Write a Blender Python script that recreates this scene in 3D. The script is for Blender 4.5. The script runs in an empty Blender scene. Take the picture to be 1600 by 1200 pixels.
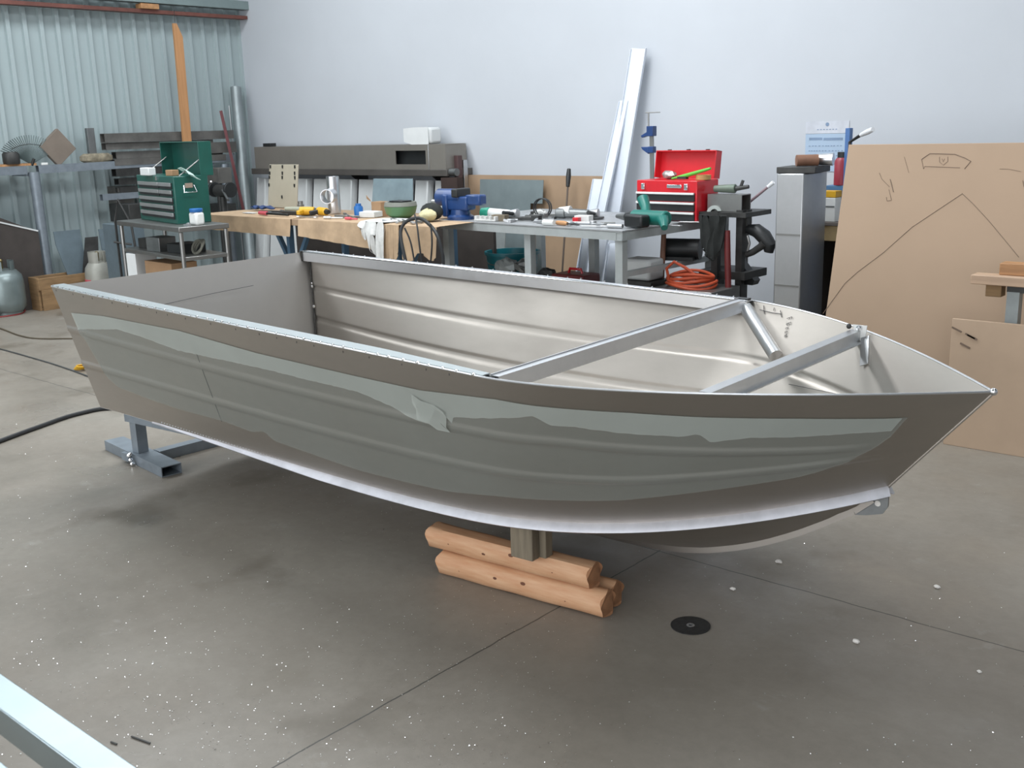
import bpy, bmesh, math, random
from math import sin, cos, pi, radians, atan2, sqrt
from mathutils import Vector, Matrix
random.seed(7)
C = bpy.context.scene.collection
V = Vector
# ------------------------------------------------------------------ camera
H = 1.55
F_PX, PITCH, ROLL, YAW = 1652.2, 0.2395, 0.0298, 0.7225
fw = V((-sin(YAW)*cos(PITCH), cos(YAW)*cos(PITCH), -sin(PITCH)))
rt = V((cos(YAW), sin(YAW), 0)); up = rt.cross(fw)
R_ = rt*cos(ROLL) - up*sin(ROLL); U_ = up*cos(ROLL) + rt*sin(ROLL)
cam = bpy.data.objects.new('camera', bpy.data.cameras.new('camera'))
C.objects.link(cam)
cam.data.sensor_width = 36; cam.data.lens = F_PX/1600*36
cam.data.dof.use_dof = True; cam.data.dof.focus_distance = 4.3; cam.data.dof.aperture_fstop = 13
cam.data.clip_start = 0.02; cam.data.clip_end = 100
cam.matrix_world = Matrix(((R_.x, U_.x, -fw.x, 0), (R_.y, U_.y, -fw.y, 0), (R_.z, U_.z, -fw.z, H), (0, 0, 0, 1)))
bpy.context.scene.camera = cam

def P(u, v, x=None, y=None, z=None):
    """survey of the photograph: the point of the place seen at (u, v) on a known wall, shelf or table plane"""
    r = fw + R_*((u-800)/F_PX) - U_*((v-600)/F_PX)
    o = V((0, 0, H))
    if z is not None: t = (z-H)/r.z
    elif y is not None: t = y/r.y
    else: t = x/r.x
    return o + r*t

# ------------------------------------------------------------------ materials
MATS = {}
def mat(name, col, rough=.6, metal=0., var=.12, scale=6., bump=0., rvar=0., stretch=None, col2=None, coat=0., spec=.5, dirt=0.):
    if name in MATS: return MATS[name]
    m = bpy.data.materials.new(name); m.use_nodes = True; nt = m.node_tree; n = nt.nodes; l = nt.links
    b = n['Principled BSDF']
    b.inputs['Roughness'].default_value = rough; b.inputs['Metallic'].default_value = metal
    b.inputs['Specular IOR Level'].default_value = spec
    b.inputs['Coat Weight'].default_value = coat
    tc = n.new('ShaderNodeTexCoord'); mp = n.new('ShaderNodeMapping')
    l.new(tc.outputs['Object'], mp.inputs['Vector'])
    if stretch: mp.inputs['Scale'].default_value = stretch
    no = n.new('ShaderNodeTexNoise'); no.inputs['Scale'].default_value = scale; no.inputs['Detail'].default_value = 6
    no.inputs['Roughness'].default_value = .6
    l.new(mp.outputs['Vector'], no.inputs['Vector'])
    mix = n.new('ShaderNodeMix'); mix.data_type = 'RGBA'
    c = list(col); d = list(col2) if col2 else [k*(1-var*2) for k in c]
    ra = n.new('ShaderNodeValToRGB'); ra.color_ramp.elements[0].position = .35; ra.color_ramp.elements[1].position = .68
    l.new(no.outputs['Fac'], ra.inputs['Fac'])
    mix.inputs['A'].default_value = c+[1]; mix.inputs['B'].default_value = d+[1]
    l.new(ra.outputs['Color'], mix.inputs['Factor'])
    l.new(mix.outputs['Result'], b.inputs['Base Color'])
    if rvar:
        mr = n.new('ShaderNodeMapRange'); mr.inputs['To Min'].default_value = max(0.02, rough-rvar); mr.inputs['To Max'].default_value = min(1, rough+rvar)
        mr.inputs['From Min'].default_value = .3; mr.inputs['From Max'].default_value = .7
        l.new(no.outputs['Fac'], mr.inputs['Value']); l.new(mr.outputs['Result'], b.inputs['Roughness'])
    if bump:
        bu = n.new('ShaderNodeBump'); bu.inputs['Strength'].default_value = bump; bu.inputs['Distance'].default_value = .004
        l.new(no.outputs['Fac'], bu.inputs['Height']); l.new(bu.outputs['Normal'], b.inputs['Normal'])
    MATS[name] = m
    return m

ALU = mat('bare_aluminium', (.48, .445, .405), .45, 1., var=.05, scale=2.2, rvar=.05, stretch=(1, 1, 3), bump=.02)
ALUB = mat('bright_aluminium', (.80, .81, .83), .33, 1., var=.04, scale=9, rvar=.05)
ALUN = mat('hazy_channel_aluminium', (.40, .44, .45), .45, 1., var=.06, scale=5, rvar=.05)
ALUC = mat('milled_aluminium', (.60, .61, .62), .42, 1., var=.06, scale=5, rvar=.05)
BEAD = mat('weld_bead', (.9, .9, .9), .18, 1., var=.02)
DARKW = mat('sooty_weld', (.10, .095, .09), .5, .6, var=.3, scale=60)
RACKST = mat('dusty_rack_steel', (.155, .15, .14), .6, .3, var=.2, scale=5)
STEEL = mat('grey_steel', (.24, .25, .25), .45, .8, var=.15, scale=8)
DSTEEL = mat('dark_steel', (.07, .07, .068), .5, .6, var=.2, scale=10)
SSTEEL = mat('stainless_dull', (.33, .33, .32), .38, .9, var=.1, scale=4, rvar=.08)
GALV = mat('galvanised_steel', (.26, .30, .34), .45, .5, var=.1, scale=14)
PAINTW = mat('white_paint', (.70, .72, .76), .55, var=.03)
BOXW = mat('white_card', (.68, .70, .70), .7, var=.04)
GREYPNT = mat('grey_painted_steel', (.33, .36, .36), .5, .2, var=.1, scale=10)
BLUEGREY = mat('blue_grey_sheet', (.16, .21, .24), .5, .3, var=.12, scale=5)
GREEN = mat('green_enamel', (.008, .088, .068), .38, var=.1, coat=.2)
DGREEN = mat('dark_green_enamel', (.006, .055, .043), .5, var=.1)
DRAWGREY = mat('grey_drawer_trim', (.30, .31, .31), .4, .4, var=.06)
RED = mat('red_enamel', (.62, .012, .022), .35, var=.08, coat=.3)
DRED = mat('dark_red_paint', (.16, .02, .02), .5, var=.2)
BLACK = mat('black_plastic', (.018, .02, .021), .45, var=.2)
BLACKC = mat('black_cloth', (.02, .023, .022), .9, var=.25, scale=14, bump=.3)
BLUE = mat('blue_enamel', (.015, .055, .19), .38, var=.15, coat=.2)
BBLUE = mat('bright_blue_plastic', (.02, .14, .42), .4, var=.06)
TEAL = mat('teal_plastic', (.01, .16, .13), .42, var=.08)
BINTEAL = mat('teal_bucket_plastic', (.005, .14, .17), .4, var=.06)
YELLOW = mat('yellow_plastic', (.68, .38, .02), .45, var=.08)
WPLAST = mat('white_plastic', (.75, .76, .74), .4, var=.03)
ORANGE = mat('orange_rubber', (.55, .085, .03), .5, var=.08)
PINK = mat('pink_plastic', (.6, .10, .13), .5, var=.05)
LIME = mat('lime_plastic', (.12, .5, .06), .45, var=.04)
LGREEN = mat('pale_green_plastic', (.10, .22, .10), .4, var=.06)
KRAFT = mat('kraft_paper', (.52, .37, .235), .8, var=.14, scale=7, bump=.25)
CARD = mat('cardboard', (.36, .22, .12), .85, var=.1, scale=5)
CARDDARK = mat('weathered_cardboard', (.20, .165, .135), .9, var=.1)
MDF = mat('mdf_sheet', (.405, .29, .20), .75, var=.035, scale=1.6)
MDF2 = mat('pale_mdf_offcut', (.46, .335, .235), .75, var=.05, scale=3)
PLY = mat('brown_hardboard', (.38, .26, .165), .7, var=.08, scale=3)
PINEV = mat('pine_plank', (.50, .255, .11), .6, var=.12, scale=2.5, stretch=(14, 14, .8), bump=.1)
RAILM = mat('rail_aluminium', (.42, .50, .53), .3, 1., var=.05)
PINE = mat('pine_timber', (.50, .26, .115), .6, var=.18, scale=3, stretch=(1, 14, 14), bump=.15)
LOG = mat('peeled_log', (.50, .255, .13), .65, var=.16, scale=5, stretch=(1.2, 9, 9), bump=.25, col2=(.60, .37, .22))
LOGEND = mat('log_end_grain', (.40, .19, .09), .75, var=.25, scale=14)
BLOCKW = mat('grey_old_timber', (.20, .165, .115), .8, var=.2, scale=4, stretch=(12, 12, 1), bump=.3)
CRATE = mat('crate_wood', (.30, .185, .09), .8, var=.2, scale=4, stretch=(1, 1, 6), bump=.2)
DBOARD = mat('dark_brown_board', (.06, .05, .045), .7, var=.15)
BEIGEP = mat('beige_powder_coat', (.46, .42, .33), .5, var=.04)
CREAM = mat('cream_cylinder_paint', (.36, .36, .32), .45, .2, var=.1)
GASG = mat('grey_cylinder_paint', (.24, .29, .29), .35, .5, var=.1)
CLOTHY = mat('pale_yellow_cloth', (.60, .56, .34), .9, var=.12, scale=20, bump=.3)
CLOTHW = mat('off_white_cloth', (.62, .62, .60), .85, var=.1, scale=20, bump=.3)
RUBBER = mat('black_rubber_hose', (.02, .022, .024), .55, var=.2)
CORDBR = mat('brown_cord', (.10, .08, .05), .7, var=.2)
CORDGR = mat('grey_cord', (.06, .065, .065), .6, var=.2)
PENCIL = mat('graphite_line', (.21, .15, .11), .8, var=.1)
MARKER = mat('black_marker', (.03, .03, .035), .6, var=.1)
POSTER = mat('pale_blue_print', (.40, .52, .66), .6, var=.05, scale=3)
PRINTDK = mat('poster_print', (.22, .31, .45), .6, var=.1)
SKIN_CH = mat('chrome', (.85, .86, .88), .12, 1., var=.02)
STONE = mat('pale_chip', (.78, .75, .70), .7, var=.2, scale=40)
DISC = mat('abrasive_disc', (.028, .027, .026), .75, var=.25, scale=60)

def film_material(name, alpha, col, rough):
    m = bpy.data.materials.new(name); m.use_nodes = True; nt = m.node_tree; n = nt.nodes; l = nt.links
    b = n['Principled BSDF']; out = n['Material Output']
    b.inputs['Base Color'].default_value = (*col, 1); b.inputs['Roughness'].default_value = rough
    tr = n.new('ShaderNodeBsdfTransparent'); mx = n.new('ShaderNodeMixShader')
    no = n.new('ShaderNodeTexNoise'); no.inputs['Scale'].default_value = 3; no.inputs['Detail'].default_value = 5
    tc = n.new('ShaderNodeTexCoord'); l.new(tc.outputs['Object'], no.inputs['Vector'])
    mr = n.new('ShaderNodeMapRange'); mr.inputs['To Min'].default_value = alpha-.1; mr.inputs['To Max'].default_value = alpha+.1
    l.new(no.outputs['Fac'], mr.inputs['Value'])
    l.new(mr.outputs['Result'], mx.inputs['Fac']); l.new(tr.outputs[0], mx.inputs[1]); l.new(b.outputs[0], mx.inputs[2])
    l.new(mx.outputs[0], out.inputs['Surface'])
    return m
FILM = film_material('grey_protective_film', .42, (.30, .32, .29), .5)
FILM2 = film_material('milky_film_layer', .50, (.50, .54, .50), .42)

def floor_material():
    m = bpy.data.materials.new('worn_concrete'); m.use_nodes = True; nt = m.node_tree; n = nt.nodes; l = nt.links
    b = n['Principled BSDF']
    geo = n.new('ShaderNodeNewGeometry')
    def noise(sc, det=8, ro=.6):
        q = n.new('ShaderNodeTexNoise'); q.inputs['Scale'].default_value = sc; q.inputs['Detail'].default_value = det; q.inputs['Roughness'].default_value = ro
        l.new(geo.outputs['Position'], q.inputs['Vector']); return q
    def ramp(src, stops):
        r = n.new('ShaderNodeValToRGB'); e = r.color_ramp.elements
        e[0].position, e[0].color = stops[0][0], (*stops[0][1], 1)
        e[1].position, e[1].color = stops[-1][0], (*stops[-1][1], 1)
        for p, c in stops[1:-1]:
            k = e.new(p); k.color = (*c, 1)
        l.new(src, r.inputs['Fac']); return r
    def mixc(t, f, a, c):
        x = n.new('ShaderNodeMix'); x.data_type = 'RGBA'; x.blend_type = t
        if isinstance(f, float): x.inputs['Factor'].default_value = f
        else: l.new(f, x.inputs['Factor'])
        for s, k in (('A', a), ('B', c)):
            if isinstance(k, tuple): x.inputs[s].default_value = (*k, 1)
            else: l.new(k, x.inputs[s])
        return x.outputs['Result']
    big = ramp(noise(.75, 6).outputs['Fac'], [(.3, (.195, .172, .142)), (.5, (.245, .220, .186)), (.7, (.285, .262, .225))])
    fine = ramp(noise(22, 10, .75).outputs['Fac'], [(.3, (.80, .80, .80)), (.7, (1.12, 1.12, 1.12))])
    c1 = mixc('MULTIPLY', .55, big.outputs['Color'], fine.outputs['Color'])
    st = ramp(noise(2.1, 5, .5).outputs['Fac'], [(.60, (0, 0, 0)), (.72, (1, 1, 1))])
    c2 = mixc('MIX', st.outputs['Color'], c1, (.16, .14, .112))
    wh = ramp(noise(4.3, 7, .7).outputs['Fac'], [(.62, (0, 0, 0)), (.80, (.55, .55, .55))])
    c3 = mixc('MIX', wh.outputs['Color'], c2, (.42, .41, .38))
    # saw-cut joints: one along the boat, one across, with a slight wander
    sep = n.new('ShaderNodeSeparateXYZ'); l.new(geo.outputs['Position'], sep.inputs[0])
    wob = noise(5, 4)
    def joint(axis, val, slope, other, w, lim=None):
        def M(op, a, c=None):
            q = n.new('ShaderNodeMath'); q.operation = op
            for i, k in enumerate((a, c)):
                if k is None: continue
                if isinstance(k, (int, float)): q.inputs[i].default_value = k
                else: l.new(k, q.inputs[i])
            return q.outputs[0]
        d = M('SUBTRACT', sep.outputs[axis], val)
        d = M('SUBTRACT', d, M('MULTIPLY', sep.outputs[other], slope))
        d = M('ADD', d, M('MULTIPLY', M('SUBTRACT', wob.outputs['Fac'], .5), .022))
        return M('LESS_THAN', M('ABSOLUTE', d), w)
    j1 = joint('X', -2.04, .004, 'Y', .0028)
    j2 = joint('Y', 3.11, .006, 'X', .0028)
    c4 = mixc('MIX', j1, c3, (.07, .066, .058)); c5 = mixc('MIX', j2, c4, (.07, .066, .058))
    l.new(c5, b.inputs['Base Color'])
    # smoother, trowelled and worn patches
    rr = ramp(noise(1.6, 4, .55).outputs['Fac'], [(.36, (.26, .26, .26)), (.60, (.62, .62, .62))])
    l.new(rr.outputs['Color'], b.inputs['Roughness'])
    b.inputs['Specular IOR Level'].default_value = .45
    bu = n.new('ShaderNodeBump'); bu.inputs['Strength'].default_value = .12; bu.inputs['Distance'].default_value = .004
    l.new(noise(30, 8, .7).outputs['Fac'], bu.inputs['Height']); l.new(bu.outputs['Normal'], b.inputs['Normal'])
    return m
FLOORM = floor_material()
WALLW = mat('white_painted_wall', (.52, .548, .585), .75, var=.02, scale=1.5, bump=.04)
CORR = mat('grey_green_cladding', (.36, .43, .44), .55, .0, var=.02, scale=1.2)
GIRT = mat('grey_green_girt', (.22, .28, .28), .5, .2, var=.06)
ROOFM = mat('roof_cladding', (.26, .28, .28), .6, .2, var=.05)

# ------------------------------------------------------------------ mesh builder
class MB:
    def __init__(s): s.v = []; s.f = []; s.mi = []
    def add(s, vs, fs, mi=0):
        o = len(s.v); s.v += [tuple(q) for q in vs]; s.f += [tuple(o+i for i in f) for f in fs]; s.mi += [mi]*len(fs)
        return s
    def box(s, c, d, rz=0, M=None, mi=0):
        hx, hy, hz = d[0]/2, d[1]/2, d[2]/2
        vs = [V((x, y, z)) for z in (-hz, hz) for y in (-hy, hy) for x in (-hx, hx)]
        R = M if M else Matrix.Rotation(rz, 3, 'Z')
        vs = [R @ q + V(c) for q in vs]
        return s.add(vs, [(0, 2, 3, 1), (4, 5, 7, 6), (0, 1, 5, 4), (2, 6, 7, 3), (0, 4, 6, 2), (1, 3, 7, 5)], mi)
    def frame(s, p0, p1, upv=(0, 0, 1)):
        p0, p1 = V(p0), V(p1); t = (p1-p0).normalized(); u = V(upv)
        sd = t.cross(u)
        if sd.length < 1e-4: sd = t.cross(V((1, 0, 0)))
        sd.normalize(); w = sd.cross(t).normalized()
        return p0, p1, t, sd, w
    def bar(s, p0, p1, w, h, upv=(0, 0, 1), mi=0):
        p0, p1, t, sd, u = s.frame(p0, p1, upv)
        vs = [p+sd*a*w/2+u*b*h/2 for p in (p0, p1) for a, b in ((-1, -1), (1, -1), (1, 1), (-1, 1))]
        return s.add(vs, [(0, 3, 2, 1), (4, 5, 6, 7), (0, 1, 5, 4), (1, 2, 6, 5), (2, 3, 7, 6), (3, 0, 4, 7)], mi)
    def rhs(s, p0, p1, w, h, t=.003, upv=(0, 0, 1), mi=0):
        p0, p1, tt, sd, u = s.frame(p0, p1, upv)
        vs = []
        for p in (p0, p1):
            for k in (0, t):
                vs += [p+sd*a*(w/2-k)+u*b*(h/2-k) for a, b in ((-1, -1), (1, -1), (1, 1), (-1, 1))]
        fs = []
        for i in range(4):
            j = (i+1) % 4
            fs += [(i, j, 8+j, 8+i), (4+j, 4+i, 12+i, 12+j), (j, i, 4+i, 4+j), (8+i, 8+j, 12+j, 12+i)]
        return s.add(vs, fs, mi)
    def cyl(s, p0, p1, r0, r1=None, n=16, mi=0, caps=True):
        r1 = r0 if r1 is None else r1
        p0, p1, t, sd, u = s.frame(p0, p1)
        vs = [p+(sd*cos(2*pi*i/n)+u*sin(2*pi*i/n))*r for p, r in ((p0, r0), (p1, r1)) for i in range(n)]
        fs = [(i, (i+1) % n, n+(i+1) % n, n+i) for i in range(n)]
        if caps: fs += [tuple(range(n-1, -1, -1)), tuple(range(n, 2*n))]
        return s.add(vs, fs, mi)
    def pipe(s, p0, p1, r, t=.003, n=18, mi=0):
        p0, p1, tt, sd, u = s.frame(p0, p1)
        vs = [p+(sd*cos(2*pi*i/n)+u*sin(2*pi*i/n))*q for p in (p0, p1) for q in (r, r-t) for i in range(n)]
        fs = []
        for i in range(n):
            j = (i+1) % n
            fs += [(i, j, 2*n+j, 2*n+i), (n+j, n+i, 3*n+i, 3*n+j), (j, i, n+i, n+j), (2*n+i, 2*n+j, 3*n+j, 3*n+i)]
        return s.add(vs, fs, mi)
    def tube(s, pts, r, n=8, mi=0, closed=False):
        pts = [V(p) for p in pts]; m = len(pts); rs = r if isinstance(r, (list, tuple)) else [r]*m
        vs = []; ref = V((0, 0, 1)); prev = None
        for i, p in enumerate(pts):
            a = pts[(i-1) % m] if (closed or i) else p; b = pts[(i+1) % m] if (closed or i < m-1) else p
            t = (b-a).normalized()
            if prev is None:
                sd = t.cross(ref)
                if sd.length < .05: sd = t.cross(V((1, 0, 0)))
            else: sd = prev - t*prev.dot(t)
            sd.normalize(); prev = sd; u = sd.cross(t)
            vs += [p+(sd*cos(2*pi*k/n)+u*sin(2*pi*k/n))*rs[i] for k in range(n)]
        fs = []
        for i in range(m if closed else m-1):
            j = (i+1) % m
            fs += [(i*n+k, i*n+(k+1) % n, j*n+(k+1) % n, j*n+k) for k in range(n)]
        if not closed: fs += [tuple(range(n-1, -1, -1)), tuple((m-1)*n+k for k in range(n))]
        return s.add(vs, fs, mi)
    def lathe(s, prof, c=(0, 0, 0), n=24, mi=0, M=None):
        vs = []; c = V(c)
        for r, z in prof:
            for k in range(n):
                q = V((r*cos(2*pi*k/n), r*sin(2*pi*k/n), z)); vs.append((M @ q if M else q)+c)
        fs = [(i*n+k, i*n+(k+1) % n, (i+1)*n+(k+1) % n, (i+1)*n+k) for i in range(len(prof)-1) for k in range(n)]
        if prof[0][0] > 1e-4: fs.append(tuple(range(n-1, -1, -1)))
        if prof[-1][0] > 1e-4: fs.append(tuple((len(prof)-1)*n+k for k in range(n)))
        return s.add(vs, fs, mi)
    def prism(s, poly, o, ex, ey, ez, d, mi=0):
        """polygon (a, b) in the ex, ey plane from o, extruded d along ez"""
        o, ex, ey, ez = V(o), V(ex), V(ey), V(ez); n = len(poly)
        vs = [o+ex*a+ey*b for a, b in poly]+[o+ex*a+ey*b+ez*d for a, b in poly]
        fs = [tuple(range(n-1, -1, -1)), tuple(range(n, 2*n))]+[(i, (i+1) % n, n+(i+1) % n, n+i) for i in range(n)]
        return s.add(vs, fs, mi)
    def ball(s, c, r, n=10, sc=(1, 1, 1), mi=0):
        c = V(c); m = max(4, n//2); vs = []
        for i in range(m+1):
            a = pi*i/m
            for k in range(n): vs.append(c+V((r*sc[0]*sin(a)*cos(2*pi*k/n), r*sc[1]*sin(a)*sin(2*pi*k/n), r*sc[2]*cos(a))))
        return s.add(vs, [(i*n+k, (i+1)*n+k, (i+1)*n+(k+1) % n, i*n+(k+1) % n) for i in range(m) for k in range(n)], mi)
    def grid(s, rows, mi=0, flip=False):
        m = len(rows[0]); vs = [q for r in rows for q in r]
        fs = [((i*m+j), (i*m+j+1), ((i+1)*m+j+1), ((i+1)*m+j)) for i in range(len(rows)-1) for j in range(m-1)]
        if flip: fs = [tuple(reversed(f)) for f in fs]
        return s.add(vs, fs, mi)
    def build(s, name, mats, parent=None, bev=0, solid=0, smooth=True, sub=0, off=None):
        if off is not None: s.v = [tuple(V(q)-off) for q in s.v]
        me = bpy.data.meshes.new(name); me.from_pydata(s.v, [], s.f); me.validate()
        if not isinstance(mats, (list, tuple)): mats = [mats]
        for m in mats: me.materials.append(m)
        if len(mats) > 1: me.polygons.foreach_set('material_index', s.mi[:len(me.polygons)])
        bm = bmesh.new(); bm.from_mesh(me)
        bmesh.ops.remove_doubles(bm, verts=bm.verts, dist=1e-6)
        bmesh.ops.recalc_face_normals(bm, faces=bm.faces); bm.to_mesh(me); bm.free()
        if smooth:
            me.polygons.foreach_set('use_smooth', [True]*len(me.polygons)); me.set_sharp_from_angle(angle=radians(38))
        o = bpy.data.objects.new(name, me); C.objects.link(o)
        if parent: o.parent = parent
        if solid:
            q = o.modifiers.new('thickness', 'SOLIDIFY'); q.thickness = solid; q.offset = 0
            if smooth: e = o.modifiers.new('hard edges', 'EDGE_SPLIT'); e.split_angle = radians(38)
        if bev:
            q = o.modifiers.new('bevel', 'BEVEL'); q.width = bev; q.segments = 2; q.limit_method = 'ANGLE'; q.angle_limit = radians(40)
        if sub:
            q = o.modifiers.new('sub', 'SUBSURF'); q.levels = sub; q.render_levels = sub
        return o

def tag(o, label, cat, group=None):
    o['label'] = label; o['category'] = cat
    if group: o['group'] = group
    return o
def thing(name, label, cat, loc=(0, 0, 0), rz=0, group=None):
    o = bpy.data.objects.new(name, None); C.objects.link(o); o.empty_display_size = .05
    o.location = V(loc); o.rotation_euler = (0, 0, rz)
    return tag(o, label, cat, group)
def one(name, mb, m, label, cat, loc=(0, 0, 0), rz=0, group=None, **k):
    o = mb.build(name, m, **k); o.location = V(loc); o.rotation_euler = (0, 0, rz)
    return tag(o, label, cat, group)
def one_w(name, mb, m, label, cat, group=None, **k):
    """mesh given in room coordinates; its origin goes to its base"""
    xs = [q[0] for q in mb.v]; ys = [q[1] for q in mb.v]; zs = [q[2] for q in mb.v]
    o0 = V(((min(xs)+max(xs))/2, (min(ys)+max(ys))/2, min(zs)))
    o = mb.build(name, m, off=o0, **k); o.location = o0
    return tag(o, label, cat, group)
def struct(name, mb, m, **k):
    o = mb.build(name, m, **k); o['kind'] = 'structure'; return o

# ------------------------------------------------------------------ the building
XL, YW, XR, YB, ZC = -10.3, 7.3, 5.5, -5.0, 4.6
struct('floor', MB().box(((XL+XR)/2, (YB+YW)/2, -.05), (XR-XL+.6, YW-YB+.6, .1)), FLOORM, smooth=False)
struct('wall_back', MB().box(((XL+XR)/2, YW+.08, ZC/2), (XR-XL+.4, .16, ZC)), WALLW, smooth=False)
# ribbed cladding on the left
rows = [[], []]
y = YB
prof = [(0, 0), (.112, 0), (.116, .034), (.152, .034), (.160, 0)]
while y < YW:
    for dy, dx in prof[:-1]:
        for k, z in enumerate((0, ZC)): rows[k].append((XL+dx, min(y+dy, YW), z))
    y += .16
for k, z in enumerate((0, ZC)): rows[k].append((XL, YW, z))
struct('wall_left', MB().grid(rows), CORR, solid=.004, smooth=False)
struct('wall_right', MB().box((XR+.08, (YB+YW)/2, ZC/2), (.16, YW-YB, ZC)), WALLW, smooth=False)
# wall behind the photographer with an unseen door opening, widened for fill light
DX0, DX1, DZ = -7.5, 4.6, 3.9
m = MB().box(((XL+DX0)/2, YB-.08, ZC/2), (DX0-XL, .16, ZC)).box(((DX1+XR)/2, YB-.08, ZC/2), (XR-DX1, .16, ZC)).box(((DX0+DX1)/2, YB-.08, (DZ+ZC)/2), (DX1-DX0, .16, ZC-DZ))
struct('wall_front', m, WALLW, smooth=False)
# roof with translucent sheets (openings); the last is added for fill light
SKY_AND_FILL = [(-8.6, -7.3, -4.2, 6.4, 620), (-5.2, -3.7, 2.3, 5.9, 430), (-1.4, -.1, 3.0, 6.0, 120), (1.2, 2.6, -4.0, 1.5, 130)]
m = MB(); x_ = XL-.2
for a, b, c, d, e in SKY_AND_FILL:
    m.box(((x_+a)/2, (YB+YW)/2, ZC+.04), (a-x_, YW-YB+.4, .08))
    m.box(((a+b)/2, (YB-.2+c)/2, ZC+.04), (b-a, c-YB+.2, .08)); m.box(((a+b)/2, (YW+.2+d)/2, ZC+.04), (b-a, YW+.2-d, .08)); x_ = b
m.box(((x_+XR+.2)/2, (YB+YW)/2, ZC+.04), (XR+.2-x_, YW-YB+.4, .08))
struct('ceiling', m, ROOFM, smooth=False)

# girt and red angle on the left wall
m = MB(); a = P(391, 12, x=XL+.22)
m.rhs((XL+.16, YB, a.z+.02), (XL+.16, a.y-.02, a.z+.02), .12, .085, .004)
struct('trim_1', m, GIRT)
b = P(384, 28, x=XL+.16)
m = MB().box((XL+.14, (YB+b.y)/2, b.z), (.10, b.y-YB, .035)); struct('trim_2', m, mat('rust_red_primer', (.17, .06, .045), .6, var=.2, scale=5))
q = P(233, 12, x=XL+.2)
one_w('timber_block', MB().box((XL+.17, q.y, b.z+.045), (.11, .2, .05)), PINE, 'short brown timber block wedged under the grey wall girt', 'timber block', bev=.004)

# ------------------------------------------------------------------ boat
BX0, BYC, BL, BYAW = -4.5632, 2.8498, 3.7112, .0243
ORG = V((BX0, BYC, 0)); cb, sb = cos(BYAW), sin(BYAW)
def sheer(s):
    b = .7865*(1-max(0., (s-.6889)/.3111)**1.6277)*(1-.0879*(1-s)**2)
    return s*BL, b, .9258-.1052*s+.0642*s*s-.0739*s**3
def chn(t):
    k = min(t/.5, 1)
    b = (.6278+(.4896-.6278)*k*(2-k))*(1-max(0., (t-.6198)/.3802)**2.3791)
    return .1246+(3.4363-.1246)*t, b, .3796-.2987*t+(.4817-.3796+.2987)*t**3
KEEL = [(.12, .175), (.8, .15), (1.6, .125), (2.2, .108), (2.55, .112), (2.75, .125), (2.952, .182), (3.065, .232), (3.173, .287), (3.275, .352), (3.353, .405), (3.436, .4817)]
def keelz(x):
    if x <= KEEL[0][0]: return KEEL[0][1]
    for (a, za), (b, zb) in zip(KEEL, KEEL[1:]):
        if x <= b: return za+(zb-za)*(x-a)/(b-a)
    return KEEL[-1][1]
def smooth_keel(x): return (keelz(x-.08)+keelz(x)+keelz(min(x+.08, 3.436)))/3 if x < 3.3 else keelz(x)
def W(x, y, z): return V((x*cb-y*sb, x*sb+y*cb, z))     # boat axes turned to room axes, origin at ORG
def raw(s, v, sg):
    a = sheer(s); c = chn(s)
    return V((a[0]*(1-v)+c[0]*v, sg*(a[1]*(1-v)+c[1]*v), a[2]*(1-v)+c[2]*v))
def pnorm(s, v, sg):
    e = .004
    ds = raw(min(s+e, 1), v, sg)-raw(max(s-e, 0), v, sg); dv = raw(s, v+e, sg)-raw(s, v-e, sg)
    n = ds.cross(dv).normalized()
    if n.y*sg < 0: n = -n
    return n
def swage(s, v):
    o = 0
    fade = 1-max(0, min(1, (s-.93)/.05))
    for vc, w in ((.345+.03*sin(s*3)+max(0, s-.75)*.55, .030), (.635-max(0, s-.8)*.35, .030)):
        d = abs(v-vc)
        if d < w: o = max(o, min(1, (w-d)/(w*.45)))
    return .0042*o*fade
def hull(s, v, sg, off=0):
    p = raw(s, v, sg)+pnorm(s, v, sg)*(swage(s, v)+off)
    if sg*p.y < 0: p.y = 0
    return W(*p)
boat = thing('aluminium_boat', 'large bare aluminium dinghy hull in mid-build resting on logs and a steel trestle', 'boat', ORG)
NS = 120
ss = [i/NS for i in range(NS+1)]
vv = [0, .04, .1, .16, .22] + [.26+.0105*i for i in range(44)] + [.74, .8, .86, .92, 1.0]
for sg, nm in ((-1, 'near'), (1, 'far')):
    m = MB().grid([[hull(s, v, sg) for v in vv] for s in ss])
    o = m.build('side_panel', ALU, boat, solid=.003)
    m = MB()
    rows = []
    for s in ss:
        x, b, z = chn(s); kz = smooth_keel(x)
        rows.append([W(x, sg*b*(1-k/8), z+(kz-z)*(k/8)-.012*sin(pi*k/8)*min(1, b/.3)*(1 if s > .5 else s/.5)) for k in range(9)])
    m.grid(rows).build('bottom_panel', ALU, boat, solid=.004)
    # sheet edge along the gunwale
    m = MB().tube([hull(s, 0, sg)+V((0, 0, .001)) for s in ss], .0035, 6); m.build('gunwale_edge', ALUB, boat)
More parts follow.
